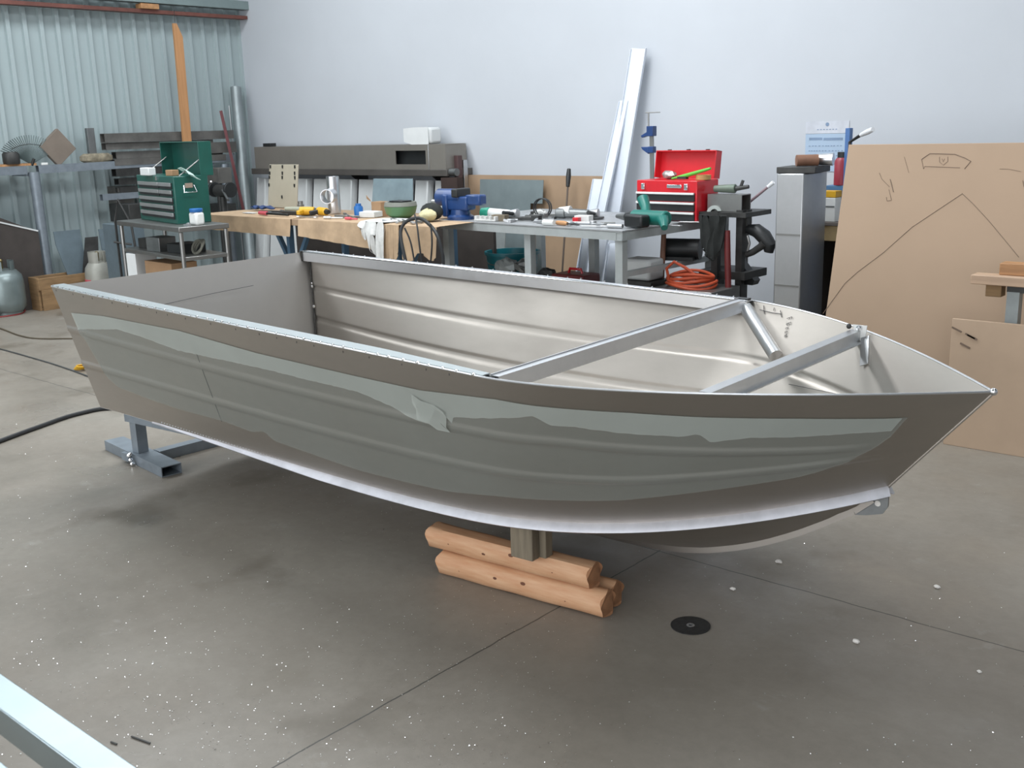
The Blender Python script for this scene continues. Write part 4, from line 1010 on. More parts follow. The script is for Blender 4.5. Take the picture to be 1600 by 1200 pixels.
# ---- dark pieces added in place of the shade beneath the bench
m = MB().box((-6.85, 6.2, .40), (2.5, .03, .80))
one_w('shade_sheet', m, DBOARD, 'dark sheet added in place of the shade under the workbench', 'sheet')
one('shade_box', MB().box((0, 0, .2), (.5, .35, .4)), DSTEEL, 'dark box added to fill the shade under the right of the workbench', 'box', (-5.95, 5.7, 0), .1, bev=.006)

# ---- grey steel table
FL_, FR_, BR_ = V((-5.50, 5.50, 0)), V((-3.80, 5.38, 0)), V((-3.75, 6.46, 0)); BL_ = FL_+BR_-FR_
t = thing('steel_table', 'pale grey steel welding table covered in tools', 'table', (FL_+BR_)/2)
ot = (FL_+BR_)/2
TT = mat('table_plate', (.46, .47, .48), .4, .4, var=.15, scale=6, rvar=.1); TLEG = mat('table_leg_paint', (.42, .45, .45), .5, .1, var=.1)
n_ = (FR_-FL_).normalized(); k_ = (BR_-FR_).normalized()
m = MB(); top = [q+V((0, 0, TZ)) for q in (FL_, FR_, BR_, BL_)]; bot = [q-V((0, 0, .008)) for q in top]
m.add(top+bot, [(0, 1, 2, 3), (7, 6, 5, 4)]+[(i, 4+i, 4+(i+1) % 4, (i+1) % 4) for i in range(4)]); m.build('table_plate', TT, t, off=ot)
for p0, p1 in ((FL_, FR_), (FR_, BR_), (BR_, BL_), (BL_, FL_)):
    inn = ((ot-(p0+p1)/2).normalized())*.028
    MB().rhs(p0+inn+V((0, 0, TZ-.036)), p1+inn+V((0, 0, TZ-.036)), .05, .052, .004).build('edge_rail', TLEG, t, off=ot)
mid = (FL_+FR_)/2
for q in (FL_+n_*.04+k_*.04, FR_-n_*.04+k_*.04, BR_-n_*.04-k_*.04, BL_+n_*.04-k_*.04, V((X_at(828, 5.5, 380), 5.5, 0)), V((X_at(928, 6.2, 400), 6.2, 0))):
    MB().rhs(q+V((0, 0, 0)), q+V((0, 0, TZ-.062)), .055, .055, .004, upv=(0, 1, 0)).build('leg', TLEG, t, off=ot)
MB().bar(FR_-n_*.04+k_*.05+V((0, 0, .62)), BR_-n_*.04-k_*.05+V((0, 0, .62)), .03, .035).build('side_rail', TLEG, t, off=ot)
MB().box((-4.05, 5.95, .34), (.5, .8, .03), rz=-.07).build('lower_shelf', TLEG, t, off=ot)
MB().bar(FR_-n_*.04+k_*.05+V((0, 0, .36)), BR_-n_*.04-k_*.05+V((0, 0, .36)), .03, .04).build('side_rail', TLEG, t, off=ot)

def tab(name, u, Y, mm, label, mb, cat, rz=0, dz=0, group=None, **k): return one(name, mb, mm, label, cat, (X_at(u, Y, 330), Y, TZ+.001+dz), rz, group, **k)
# vise
t = thing('bench_vise', 'big blue bench vise at the left corner of the steel table', 'vise', (X_at(722, 5.62, 320), 5.60, TZ+.001), radians(8))
MB().lathe([(0, 0), (.10, 0), (.10, .02), (.075, .035), (.07, .07), (0, .07)], n=24).build('swivel_base', BLUE, t)
MB().box((-.0, 0, .115), (.2, .12, .10)).build('body', BLUE, t, bev=.012)
MB().box((.14, 0, .14), (.13, .09, .075)).build('anvil', BLUE, t, bev=.012)
MB().cyl((-.19, 0, .155), (.03, 0, .155), .063, n=24).build('slide_housing', BLUE, t, bev=.008)
MB().box((.01, 0, .19), (.055, .17, .06)).build('rear_jaw', BLACK, t, bev=.008)
MB().box((-.09, 0, .10), (.05, .15, .16)).build('front_jaw', BLUE, t, bev=.012)
MB().cyl((-.25, 0, .12), (-.1, 0, .12), .02).build('screw', SSTEEL, t)
h_ = MB().cyl((-.245, -.02, .03), (-.20, .02, .20), .008).build('tommy_bar', SSTEEL, t); MB().ball((-.245, -.02, .03), .013, 8).build('ball_end', SSTEEL, h_)
# grinders and power tools on the table
def grinder(u, Y, rz, label, c1, c2, L=.3, group='grinders on the steel table'):
    t = thing('angle_grinder', label, 'grinder', (X_at(u, Y, 328), Y, TZ+.001), rz, group)
    MB().cyl((-L/2, 0, .04), (-L/2+.07, 0, .04), .034, .038, n=18).build('rear_cap', c1, t, bev=.006)
    MB().cyl((-L/2+.07, 0, .04), (L*.22, 0, .036), .034, .028, n=18).build('motor_body', c2, t, bev=.004)
    MB().cyl((L*.22, 0, .036), (L*.42, 0, .04), .026, .034, n=16).build('gear_head', ALUC, t, bev=.005)
    MB().cyl((L*.36, -.002, .005), (L*.36, -.002, .016), .058, n=24).build('disc_guard', STEEL, t)
    MB().cyl((L*.34, -.03, .04), (L*.32, -.14, .055), .014).build('side_handle', BLACK, t)
grinder(783, 5.75, .15, 'green-ended angle grinder lying right of the blue vise', mat('mint_plastic', (.04, .42, .28), .4), WPLAST, .34)
grinder(905, 5.95, .35, 'grey angle grinder lying mid table behind the wooden-handled chisel', STEEL, STEEL, .34)
t = thing('cordless_drill', 'teal cordless drill lying on its side at the table front corner', 'drill', (X_at(1002, 5.66, 335), 5.66, TZ+.001), radians(-12)); t.scale = (1.35, 1.3, 1.3)
MB().cyl((-.05, 0, .045), (.17, 0, .048), .036, .036, n=20).build('motor_housing', TEAL, t, bev=.008)
MB().cyl((-.10, 0, .043), (-.05, 0, .045), .022, .032, n=16).build('clutch_ring', BLACK, t, bev=.003)
MB().cyl((-.17, 0, .042), (-.10, 0, .043), .010, .022, n=16).build('chuck', STEEL, t)
MB().tube([(.02, .01, .05), (-.02, .05, .085), (-.06, .07, .13)], [.026, .024, .03], 12).build('handle', TEAL, t)
MB().box((.04, -.07, .035), (.12, .06, .06)).build('battery_pack', BLACK, t, bev=.01)
MB().tube([(.15, -.01, .045), (.20, -.05, .03), (.22, -.07, .012)], [.03, .022, .016], 10).build('base_hook', TEAL, t)
# red toolbox
x0, x1 = X_at(995, 6.08, 320), X_at(1092, 6.08, 325)
t = thing('red_toolbox', 'red steel toolbox with black drawers and open lid on the steel table', 'toolbox', (x0, 6.08, TZ+.001), radians(-3))
w_ = x1-x0; dp = .25; hh = P(1040, 282, y=6.08).z-TZ
MB().box((w_/2, dp/2, hh/2), (w_, dp, hh)).build('body', RED, t, bev=.005)
for k, zc in enumerate((hh*.60, hh*.36, hh*.12)):
    dq = MB().box((w_/2-.005, -.004, zc), (w_-.02, .012, hh*.21)).build('drawer', BLACK, t, bev=.002)
    MB().box((w_/2-.005, -.014, zc+hh*.085), (w_-.02, .012, hh*.05)).build('chrome_pull', WPLAST, dq, bev=.002)
lh = P(1075, 236, y=6.08+dp+.04).z-(TZ+hh)
ld = MB()
M_ = Matrix.Rotation(radians(-8), 3, 'X')
for c_, d_ in (((w_/2, 0, lh/2), (w_, .006, lh)), ((.003, -.03, lh/2), (.006, .065, lh)), ((w_-.003, -.03, lh/2), (.006, .065, lh)), ((w_/2, -.03, lh-.003), (w_, .065, .006))):
    ld.box(M_ @ V(c_)+V((0, dp+.008, hh)), d_, M=M_)
ld.build('lid', RED, t)
for xx in (.06, w_-.08): MB().box((xx, -.008, hh*.85), (.028, .014, .04)).build('latch', SKIN_CH, t, bev=.003)
MB().box((w_*.64, -.006, hh*.86), (w_*.24, .006, .022)).build('name_plate', SKIN_CH, t, bev=.002)
for xx in (.09, w_*.5, w_-.09): MB().box(M_ @ V((xx, -.03, lh+.004))+V((0, dp+.008, hh)), (.02, .02, .012)).build('lid_catch', DSTEEL, t)
def in_red(name, u, mm, label, mb, cat, rz=0, **k): return one(name, mb, mm, label, cat, (X_at(u, 6.18, 280), 6.18, TZ+hh+.003), rz, **k)
m = MB().ball((0, 0, .028), .05, 12, (1.1, .8, .55)); m.v = [(x_+random.uniform(-.006, .006), y_, max(0, z_+random.uniform(-.006, .006))) for x_, y_, z_ in m.v]
in_red('crumpled_foil', 1046, mat('mottled_foil', (.55, .52, .5), .4, .6, var=.3, scale=30), 'crumpled foil bundle in the open red toolbox', m, 'foil')
t = thing('wire_brush', 'bright green handled brush resting across the red toolbox', 'brush', (X_at(1083, 6.16, 275), 6.14, TZ+hh+.003), radians(-4))
MB().tube([(-.16, 0, .005), (-.05, 0, .025), (.1, 0, .062), (.15, 0, .075)], [.006, .014, .011, .008], 10).build('handle', LIME, t)
MB().box((-.07, 0, .012), (.07, .03, .016)).build('bristle_head', DSTEEL, t)
in_red('masking_tape', 1099, mat('tan_tape', (.55, .33, .12), .6), 'tan tape roll in the right of the open red toolbox', MB().lathe([(.03, 0), (.05, 0), (.05, .03), (.03, .03), (.03, 0)], n=24), 'tape roll')
# bar clamp standing behind the red box
a = P(1018, 176, y=6.42); 
t = thing('bar_clamp', 'tall blue bar clamp standing behind the red toolbox', 'clamp', (a.x, 6.42, TZ+.001))
zt_ = a.z-TZ; zj = P(1020, 205, y=6.42).z-TZ; zk = P(1020, 234, y=6.42).z-TZ
MB().bar((.012, 0, 0), (-.0, 0, zj+.03), .03, .012, upv=(0, 1, 0)).build('steel_bar', SSTEEL, t)
MB().box((-.0, 0, zj), (.055, .05, .07)).prism([(0, 0), (-.06, -.03), (-.05, -.045), (0, -.03)], (-.02, -.02, zj), (1, 0, 0), (0, 0, 1), (0, 1, 0), .04).build('fixed_head', BLUE, t, bev=.004)
MB().box((.004, 0, zk), (.045, .045, .045)).prism([(0, .02), (-.065, .02), (-.05, -.0), (0, -.03)], (-.015, -.02, zk), (1, 0, 0), (0, 0, 1), (0, 1, 0), .04).build('sliding_jaw', BLUE, t, bev=.004)
MB().cyl((-.025, 0, zj), (-.025, 0, zt_), .006).build('screw', SSTEEL, t)
MB().cyl((-.05, 0, zt_), (.07, 0, zt_), .004, n=8).build('tommy_bar', SSTEEL, t)
# loose tools list
tool_list = [
 ('timber_offcut', 781, 5.60, 'brown', 'stubby brown wood block beside the vise jaws', MB().box((0, 0, .022), (.11, .06, .044)), .2, BLOCKW, 'offcut'),
 ('socket_row', 760, 5.56, '', 'row of pale plastic clips in front of the vise', None, 0, CLOTHW, 'clips'),
 ('pipe_wrench', 812, 5.66, '', 'dark pipe wrench lying right of the green-ended grinder', MB().bar((-.14, 0, .014), (.1, .03, .014), .03, .02).box((.12, .03, .02), (.06, .05, .035)), .1, DSTEEL, 'wrench'),
 ('locking_pliers', 835, 5.8, '', 'bright locking pliers behind the pipe wrench', MB().bar((-.1, 0, .015), (.06, .02, .03), .022, .018).bar((-.1, -.03, .012), (.05, .0, .02), .016, .012).box((.08, .02, .028), (.05, .04, .03)), -.2, SSTEEL, 'pliers'),
 ('metal_clamp', 849, 5.62, '', 'silver clamp lying in front of the coiled black cable', MB().bar((-.06, 0, .01), (.06, 0, .01), .02, .016).bar((-.06, 0, .01), (-.06, .05, .02), .018, .015).cyl((.04, 0, .01), (.05, .07, .02), .006), .4, ALUC, 'clamp'),
 ('plastic_plug', 858, 5.47, '', 'small white cylindrical cap at the front edge of the steel table', MB().cyl((-.05, 0, .02), (.04, 0, .02), .02, n=16), 0, WPLAST, 'plug'),
 ('ratchet', 905, 5.6, '', 'silver ratchet handle crossing the table front', MB().cyl((-.12, 0, .011), (.08, .02, .011), .009, n=10).cyl((.09, .022, .0), (.09, .022, .026), .022, n=14), .15, ALUC, 'ratchet'),
 ('spanner', 930, 5.5, '', 'bright open spanner lying nearest the teal drill', MB().bar((-.1, 0, .006), (.1, .02, .006), .018, .009).cyl((.105, .02, .002), (.105, .02, .012), .022, n=6), .25, ALUC, 'spanner'),
 ('spanner', 942, 5.62, '', 'second silver spanner lying behind the open one by the drill', MB().bar((-.09, 0, .006), (.09, .02, .006), .016, .009).cyl((-.1, 0, .002), (-.1, 0, .012), .02, n=6), -.35, SSTEEL, 'spanner'),
 ('socket', 962, 5.50, '', 'short silver tube lying in front of the teal drill', MB().cyl((-.06, 0, .014), (.05, 0, .014), .014, n=14), .1, ALUC, 'tube'),
 ('small_box', 912, 5.78, '', 'small red and grey packet in front of the grey grinder', MB().box((0, 0, .022), (.11, .07, .044)), .2, WPLAST, 'packet'),
 ('red_packet', 901, 5.70, '', 'little red packet among the tools left of the teal drill', MB().box((0, 0, .018), (.045, .04, .036)), .1, RED, 'packet'),
 ('metal_strip', 1050, 5.78, '', 'thin bright strip lying beside the base of the red toolbox', MB().box((0, 0, .004), (.16, .03, .006)), -.2, ALUB, 'strip'),
 ('metal_strip', 1078, 6.02, '', 'pale strip near the right edge of the steel table top', MB().box((0, 0, .004), (.14, .05, .006)), .3, ALUB, 'strip'),
 ('blue_lens_torch', 1094, 6.12, '', 'small black torch with light blue lens at the table edge', MB().cyl((-.03, 0, .02), (.03, -.02, .02), .02, .022, n=14), -.5, BLACK, 'torch'),
 ('wrench', 875, 5.98, '', 'dull wrench at the back of the table left of the grey grinder', MB().bar((-.12, 0, .014), (.12, .03, .014), .028, .02), .0, SSTEEL, 'wrench'),
 ('white_bottle', 884, 5.92, '', 'white plastic nozzle piece leaning on the grey grinder', MB().cyl((-.05, 0, .05), (.04, 0, .055), .03, .036, n=16), .2, WPLAST, 'nozzle'),
 ('rag', 845, 5.95, '', 'scrunched white rag inside the coiled cable', None, 0, CLOTHW, 'rag'),
]
for nm, u, Y, _, lb, mb, rz, mm, ct in tool_list:
    if mb is None and nm == 'rag':
        mb = MB().ball((0, 0, .025), .05, 12, (1.1, .7, .5)); mb.v = [(x_+random.uniform(-.01, .01), y_, max(0, z_+random.uniform(-.008, .01))) for x_, y_, z_ in mb.v]
    if mb is None:
        mb = MB().box((0, 0, .006), (.2, .05, .01))
        for k in range(5): mb.box((-.09+.045*k, 0, .02), (.02, .04, .03))
    tab(nm, u, Y, mm, lb, mb, ct, rz, bev=.002)
names_ = [('bolt_clamp', 'clamp'), ('drill_bit', 'drill bit'), ('punch', 'punch'), ('scrap_plate', 'metal offcut')]
for i in range(14):
    u = 800+i*11.5; Y = [5.56, 5.72, 5.9, 6.1][i % 4]; nm, ct = names_[i % 4]
    mb = [MB().bar((-.05, 0, .01), (.05, 0, .01), .02, .018).bar((-.05, 0, .01), (-.05, .04, .02), .014, .014).cyl((.03, -.03, .014), (.03, .05, .014), .006),
          MB().cyl((-.05, 0, .007), (.05, 0, .007), .006, n=8), MB().cyl((-.05, 0, .01), (.0, 0, .01), .010, n=10).cyl((0, 0, .01), (.05, 0, .01), .006, .003, n=8),
          MB().box((0, 0, .004), (.08, .05, .008)).box((.01, .01, .016), (.04, .03, .016))][i % 4]
    one(nm, mb, [SSTEEL, ALUC, DSTEEL, STEEL][(i*3+1) % 4], {'bolt_clamp': 'one of the small G-shaped clamps among the tools on the steel table', 'drill_bit': 'one of the short thin bits among the tools on the steel table', 'punch': 'one of the short stepped punches among the tools on the steel table', 'scrap_plate': 'one of the small stacked plate scraps among the tools on the steel table'}[nm], ct, (X_at(u, Y, 335), Y, TZ+.001), random.uniform(0, 3), {'bolt_clamp': 'small clamps on the steel table', 'drill_bit': 'thin bits on the steel table', 'punch': 'punches on the steel table', 'scrap_plate': 'plate scraps on the steel table'}[nm])
t = thing('wood_chisel', 'chisel with a varnished wooden handle at the table front', 'chisel', (X_at(882, 5.5, 340), 5.5, TZ+.001), radians(-12))
MB().tube([(-.09, 0, .016), (-.07, 0, .016), (0, 0, .016), (.03, 0, .016)], [.010, .015, .016, .010], 12).build('handle', PINE, t)
MB().bar((.03, 0, .016), (.14, 0, .012), .02, .006).build('blade', DSTEEL, t)
m = MB()
for k in range(2): m.tube([(.065*cos(a_)+.01*k, .01*k, .075+.065*sin(a_)) for a_ in [i*pi/10 for i in range(20)]], .005, 6, closed=True)
one('coiled_cable', m, RUBBER, 'thin black cable standing in a loop on the steel table', 'cable', (X_at(846, 5.88, 318), 5.88, TZ+.001), .2)

# ---- behind the table: hardboard, sheets, tools against the white wall
def wall_panel(name, u0, v0, u1, Y, mm, label, cat='sheet', th=.006, lean=.1, cut=None, z0=0., grp=None):
    a = P(u0, v0, y=Y); b_ = P(u1, v0, y=Y); h = a.z-z0
    poly = cut(b_.x-a.x, h) if cut else [(0, 0), (b_.x-a.x, 0), (b_.x-a.x, h), (0, h)]
    return one_w(name, MB().prism(poly, (a.x, Y-lean, z0), (1, 0, 0), V((0, lean/h, 1)), (0, 1, 0), th), mm, label, cat, group=grp)
wall_panel('hardboard_sheet', 716, 273, 944, 7.24, PLY, 'brown hardboard sheet leaning on the white wall behind the table', lean=.12)
wall_panel('metal_sheet', 750, 280, 849, 7.16, mat('sheet_blue', (.23, .28, .29), .5, .3, var=.08), 'blue-grey metal sheet with a stepped notch behind the steel table', lean=.12, cut=lambda w, h: [(.04, 0), (w*.82, 0), (w*.82, h-.2), (w, h-.2), (w, h), (.0, h)])
wall_panel('mdf_offcut', 758, 352, 790, 6.9, GREYPNT, 'grey-green sheet offcut standing behind the teal bucket', lean=.08)
a = P(889, 264, y=7.1); b_ = P(884, 340, y=6.98); d = b_-a; f = a+d*(a.z/-d.z)
t = thing('long_handled_tool', 'thin dark rod with black grip leaning on the hardboard', 'rod', f)
MB().cyl(V((0, 0, 0)), (a-f)*.9, .008).build('shaft', mat('rusty_rod', (.12, .09, .07), .6), t)
MB().tube([(a-f)*.88, (a-f)*.95, (a-f)*1.0], [.016, .022, .016], 12).build('grip', BLACK, t)
a = P(713, 243, y=7.1); m = MB().box((a.x, 7.12, a.z/2), (.05, .06, a.z)); one_w('dark_post', m, mat('dark_maroon', (.09, .05, .05), .6), 'dark maroon upright post standing right of the wall shelf', 'post', bev=.003)
a = P(722, 250, y=7.16); m = MB().box((a.x, 7.19, a.z/2), (.03, .05, a.z)); one_w('pale_strip', m, ALUC, 'pale metal strip standing behind the dark maroon post', 'strip', bev=.002)
a, b_, c_, d_ = face(694, 277, 719, 300, 7.0); one_w('dark_box', MB().box(((a+b_)/2, 7.0, d_/2), (b_-a, .08, d_)), mat('dark_wood', (.05, .03, .025), .7), 'dark brown board standing left of the maroon post', 'board')
# leaning aluminium / white lengths
def long_leaner(name, top, low, Yt, Yl, w, th, mm, label, h=None):
    a = P(*top, y=Yt); b_ = P(*low, y=Yl); d = b_-a; f = a+d*((a.z-.012)/-d.z)
    m = MB().bar(f, a, th, w, upv=(1, 0, 0)); s1 = V((1, 0, 0))
    m.bar(f+s1*w*.5+V((0, -.01, 0)), a+s1*w*.5+V((0, -.01, 0)), .02, .004, upv=(1, 0, 0))
    m.bar(f-s1*w*.5+V((0, -.01, 0)), a-s1*w*.5+V((0, -.01, 0)), .02, .004, upv=(1, 0, 0))
    return one_w(name, m, mm, label, 'channel', group='white metal lengths leaning on the wall')
WL = mat('white_aluminium_length', (.70, .75, .82), .4, .0, var=.03)
long_leaner('metal_channel', (999, 76), (962, 310), 7.22, 7.08, .14, .01, WL, 'tallest pale metal channel leaning up the white wall')
long_leaner('metal_channel', (976, 158), (942, 320), 7.18, 7.0, .085, .01, WL, 'second tallest pale channel, leaning just left of the tallest')
long_leaner('metal_channel', (936, 280), (929, 318), 7.12, 7.06, .10, .01, WL, 'shorter pale channel at the right edge of the hardboard')
long_leaner('metal_channel', (918, 366), (911, 420), 6.7, 6.6, .07, .01, WL, 'low white length seen under the table, leftmost')
long_leaner('metal_channel', (942, 374), (933, 430), 6.7, 6.6, .10, .01, WL, 'low white length seen under the table, middle one')
long_leaner('metal_channel', (961, 380), (955, 430), 6.75, 6.6, .10, .01, WL, 'low white length seen under the table, nearest the corner leg')
# bucket on a low box
q = V((X_at(801, 6.2, 410), 6.2, 0)); rim = P(801, 392, y=6.2).z
one('low_crate', MB().box((0, 0, .09), (.6, .5, .18)), CRATE, 'low timber crate under the teal bucket', 'crate', (q.x, q.y, 0), bev=.004)
t = thing('plastic_bucket', 'teal plastic tub beneath the steel table', 'bucket', (q.x, q.y, .182))
hb = rim-.182
MB().lathe([(0, 0), (.16, 0), (.205, hb-.02), (.218, hb-.02), (.218, hb), (.2, hb), (.155, .01), (0, .01)], n=36).build('tub', BINTEAL, t)
MB().tube([(.2*cos(a_), .2*sin(a_), hb-.04-.05*abs(sin(a_))) for a_ in [pi+i*pi/12 for i in range(13)]], .004, 6).build('handle', SSTEEL, t)
def lumps(name, u, v, Y, r, mm, label, cat, sc=(1.3, .8, .7), base=0):
    p = P(u, v, y=Y); m = MB().ball((0, 0, 0), r, 14, sc); m.v = [(x_+random.uniform(-.12, .12)*r, y_+random.uniform(-.1, .1)*r, z_+random.uniform(-.12, .12)*r) for x_, y_, z_ in m.v]
    return p, m
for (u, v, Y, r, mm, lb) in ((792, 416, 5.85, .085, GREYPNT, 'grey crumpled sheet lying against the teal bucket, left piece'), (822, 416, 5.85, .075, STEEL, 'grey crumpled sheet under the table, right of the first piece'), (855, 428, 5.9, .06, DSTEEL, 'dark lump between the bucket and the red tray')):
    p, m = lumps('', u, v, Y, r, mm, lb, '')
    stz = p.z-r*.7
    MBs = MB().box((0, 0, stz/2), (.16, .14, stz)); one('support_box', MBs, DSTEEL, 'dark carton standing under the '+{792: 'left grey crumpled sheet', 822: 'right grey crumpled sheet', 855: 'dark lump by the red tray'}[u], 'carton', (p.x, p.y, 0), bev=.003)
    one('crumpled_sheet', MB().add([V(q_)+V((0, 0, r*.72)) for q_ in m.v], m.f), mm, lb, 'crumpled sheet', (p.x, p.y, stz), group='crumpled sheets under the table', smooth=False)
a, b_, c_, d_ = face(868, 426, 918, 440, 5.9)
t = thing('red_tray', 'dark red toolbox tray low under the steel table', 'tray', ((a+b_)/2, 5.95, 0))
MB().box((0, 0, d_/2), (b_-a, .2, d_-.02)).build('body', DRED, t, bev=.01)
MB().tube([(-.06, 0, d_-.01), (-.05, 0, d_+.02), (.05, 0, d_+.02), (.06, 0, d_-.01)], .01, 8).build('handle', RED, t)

# ---- right of the table: stand with hanging tools
XS = X_at(1140, 6.2, 380)
t = thing('steel_stand', 'dark steel post stand crowded with hanging tools right of the table', 'stand', (XS, 6.25, 0)); os_ = V((XS, 6.25, 0))
for u, Y, vt in ((1119, 6.1, 330), (1131, 6.35, 330), (1157, 6.15, 328), (1162, 6.4, 330)):
    xx = X_at(u, Y, 380); zt_ = P(u, vt, y=Y).z
    MB().rhs((xx, Y, 0), (xx, Y, zt_), .045, .045, .004, upv=(0, 1, 0)).build('post', DSTEEL if u != 1131 else STEEL, t, off=os_)
zt_ = P(1140, 332, y=6.25).z
MB().box((XS, 6.25, zt_), (.36, .34, .03)).build('top_plate', DSTEEL, t, off=os_)
MB().box((XS, 6.25, P(1140, 425, y=6.25).z), (.34, .3, .05)).build('shelf', DSTEEL, t, off=os_)
MB().box((XS, 6.25, .12), (.34, .3, .03)).build('shelf', DSTEEL, t, off=os_)
MB().box((X_at(1167, 6.2, 340), 6.2, P(1167, 340, y=6.2).z), (.04, .06, .1)).build('bracket', DSTEEL, t, off=os_)
zt2 = zt_+.015
one('metal_box_section', MB().rhs((-.13, 0, .055), (.12, 0, .055), .12, .108, .005), SSTEEL, 'short grey box-section offcut on top of the steel stand', 'offcut', (X_at(1140, 6.2, 322), 6.2, zt2+.001))
t = thing('hand_drill', 'dull green hand tool lying on the box-section offcut', 'power tool', (X_at(1138, 6.2, 308), 6.2, zt2+.112), .1)
MB().cyl((-.1, 0, .03), (.05, 0, .032), .022, .03, n=14).build('body', mat('dull_green_metal', (.16, .2, .16), .5, .3), t, bev=.005)
MB().cyl((.05, 0, .032), (.14, 0, .045), .016, .012).build('nose', DSTEEL, t)
MB().bar((.08, 0, .03), (.10, 0, .085), .02, .014).build('trigger_lever', DSTEEL, t)
a, b_ = P(1161, 324, y=6.3), P(1200, 292, y=6.3)
t = thing('paint_stick', 'thin slanting rod with a bright white tip beside the metal cabinet', 'rod', (a.x, 6.3, a.z)); d = b_-a
t.location = a
MB().cyl(-d*.0, d, .009).build('shaft', mat('dull_mauve', (.28, .2, .22), .5), t)
MB().cyl(d, d*1.22, .012, .014).build('white_tip', mat('glossy_white', (.9, .92, .95), .2), t)
# roll of tape against table corner
one('tape_roll', MB().lathe([(.025, 0), (.048, 0), (.048, .05), (.025, .05), (.025, 0)], M=Matrix.Rotation(radians(80), 3, 'X'), c=(0, 0, .05), n=24), mat('silver_tape', (.35, .38, .36), .4, .4), 'silver tape roll standing on the right edge of the steel table', 'tape roll', (X_at(1110, 6.1, 325), 6.16, TZ+.001), .4)
# black cloth bag hanging
x_ = X_at(1114, 6.0, 370); ztop = P(1114, 336, y=6.0).z; zlo = P(1114, 408, y=6.0).z
rows = []
for i in range(11):
    f = i/10; a_ = -1+2*f
    rows.append([(x_+a_*.105*(1-.12*j)+.01*sin(j*2+i), 6.0-.035*cos(a_*1.4)+.008*sin(i*2.1+j), ztop+(zlo-ztop)*j/4*(1-.18*abs(a_-.3) if j == 4 else 1)) for j in range(5)])
one_w('black_apron', MB().grid(rows), BLACKC, 'black cloth apron hanging at the corner of table and stand', 'apron', solid=.02, sub=1)
a, b_ = P(1136, 360, y=6.02), P(1138, 455, y=6.0); d = b_-a; f = a+d*(a.z/-d.z)
one_w('red_pipe', MB().cyl(f, a, .02), DRED, 'dark red pipe standing upright before the steel stand', 'pipe')
p_, q_ = P(1038, 362, y=6.0), P(1034, 405, y=6.0)
one_w('hammer', MB().cyl((q_.x-.01, 6.0, .357), p_+V((0, 0, .05)), .02, .017), mat('old_ash_handle', (.24, .12, .08), .6, var=.15), 'wooden hammer handle standing upright on the shelf under the red toolbox', 'hammer')
t = thing('hanging_grinder', 'large dark angle grinder hooked on the right side of the stand', 'grinder', P(1180, 375, y=6.2)+V((0, 0, 0)))
og = P(1180, 375, y=6.2)
pts = [P(u, v, y=6.2)-og for u, v in ((1168, 358), (1182, 360), (1194, 370), (1203, 384), (1201, 394))]
MB().tube(pts, [.03, .045, .05, .045, .03], 14).build('body', BLACK, t)
MB().tube([P(u, v, y=6.17)-og for u, v in ((1166, 398), (1176, 394), (1188, 386), (1195, 380))], [.02, .022, .024, .03], 12).build('handle', DSTEEL, t)
MB().tube([P(u, v, y=6.15)-og for u, v in ((1168, 368), (1171, 380), (1168, 392))], .009, 8).build('guard_bracket', SSTEEL, t)
MB().bar(P(1165, 362, y=6.2)-og, P(1172, 358, y=6.2)-og, .03, .03).build('hook', DSTEEL, t)
a = P(1168, 415, y=6.25)
one_w('black_wedge', MB().prism([(0, 0), (.10, -.11), (.085, -.14), (-.03, -.14), (-.04, .06)], (a.x-.02, 6.2, a.z+.02), (1, 0, 0), (0, 0, 1), (0, 1, 0), .08), BLACK, 'black wedge-shaped guard jutting from the stand below the grinder', 'guard')
# orange hose coil on the low shelf under the table's right end
zc_ = .357
m = MB(); cx_ = X_at(1080, 5.9, 430)
for k in range(5): m.tube([(.17*(1-.04*k)*cos(a_)+.012*sin(k*2), .13*(1-.05*k)*sin(a_), .012+.017*k+.012*sin(a_*2+k)) for a_ in [i*pi/14 for i in range(28)]], .010, 8, closed=True)
m.tube([(-.12, -.08, .05), (-.13, -.09, .12), (-.08, -.08, .165), (0, -.07, .13), (.05, -.05, .09)], .010, 8)
z_c = P(1080, 448, y=5.9).z
one('work_crate', MB().box((0, 0, z_c/2), (.45, .36, z_c)), SSTEEL, 'grey box carrying the coiled orange hose', 'box', (cx_+.02, 5.92, 0), bev=.004) if z_c > .05 else None
one('hose_coil', m, ORANGE, 'coiled orange rubber hose under the right end of the table', 'hose', (cx_, 5.9, z_c+.002))
one('black_motor', MB().cyl((-.12, 0, .07), (.12, .02, .07), .07, n=18).box((0, 0, .012), (.2, .16, .024)), BLACK, 'black motor casing on the shelf beneath the table, behind the coiled hose', 'motor', (X_at(1070, 6.15, 380), 6.12, .64), .2)
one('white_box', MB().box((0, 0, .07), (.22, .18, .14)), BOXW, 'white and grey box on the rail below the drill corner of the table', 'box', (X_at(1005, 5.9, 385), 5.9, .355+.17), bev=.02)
one('shelf_spacer', MB().box((0, 0, .083), (.28, .24, .166)), DSTEEL, 'dark carton under the white and grey box, on the low shelf', 'carton', (X_at(1005, 5.9, 385), 5.9, .357), bev=.003)
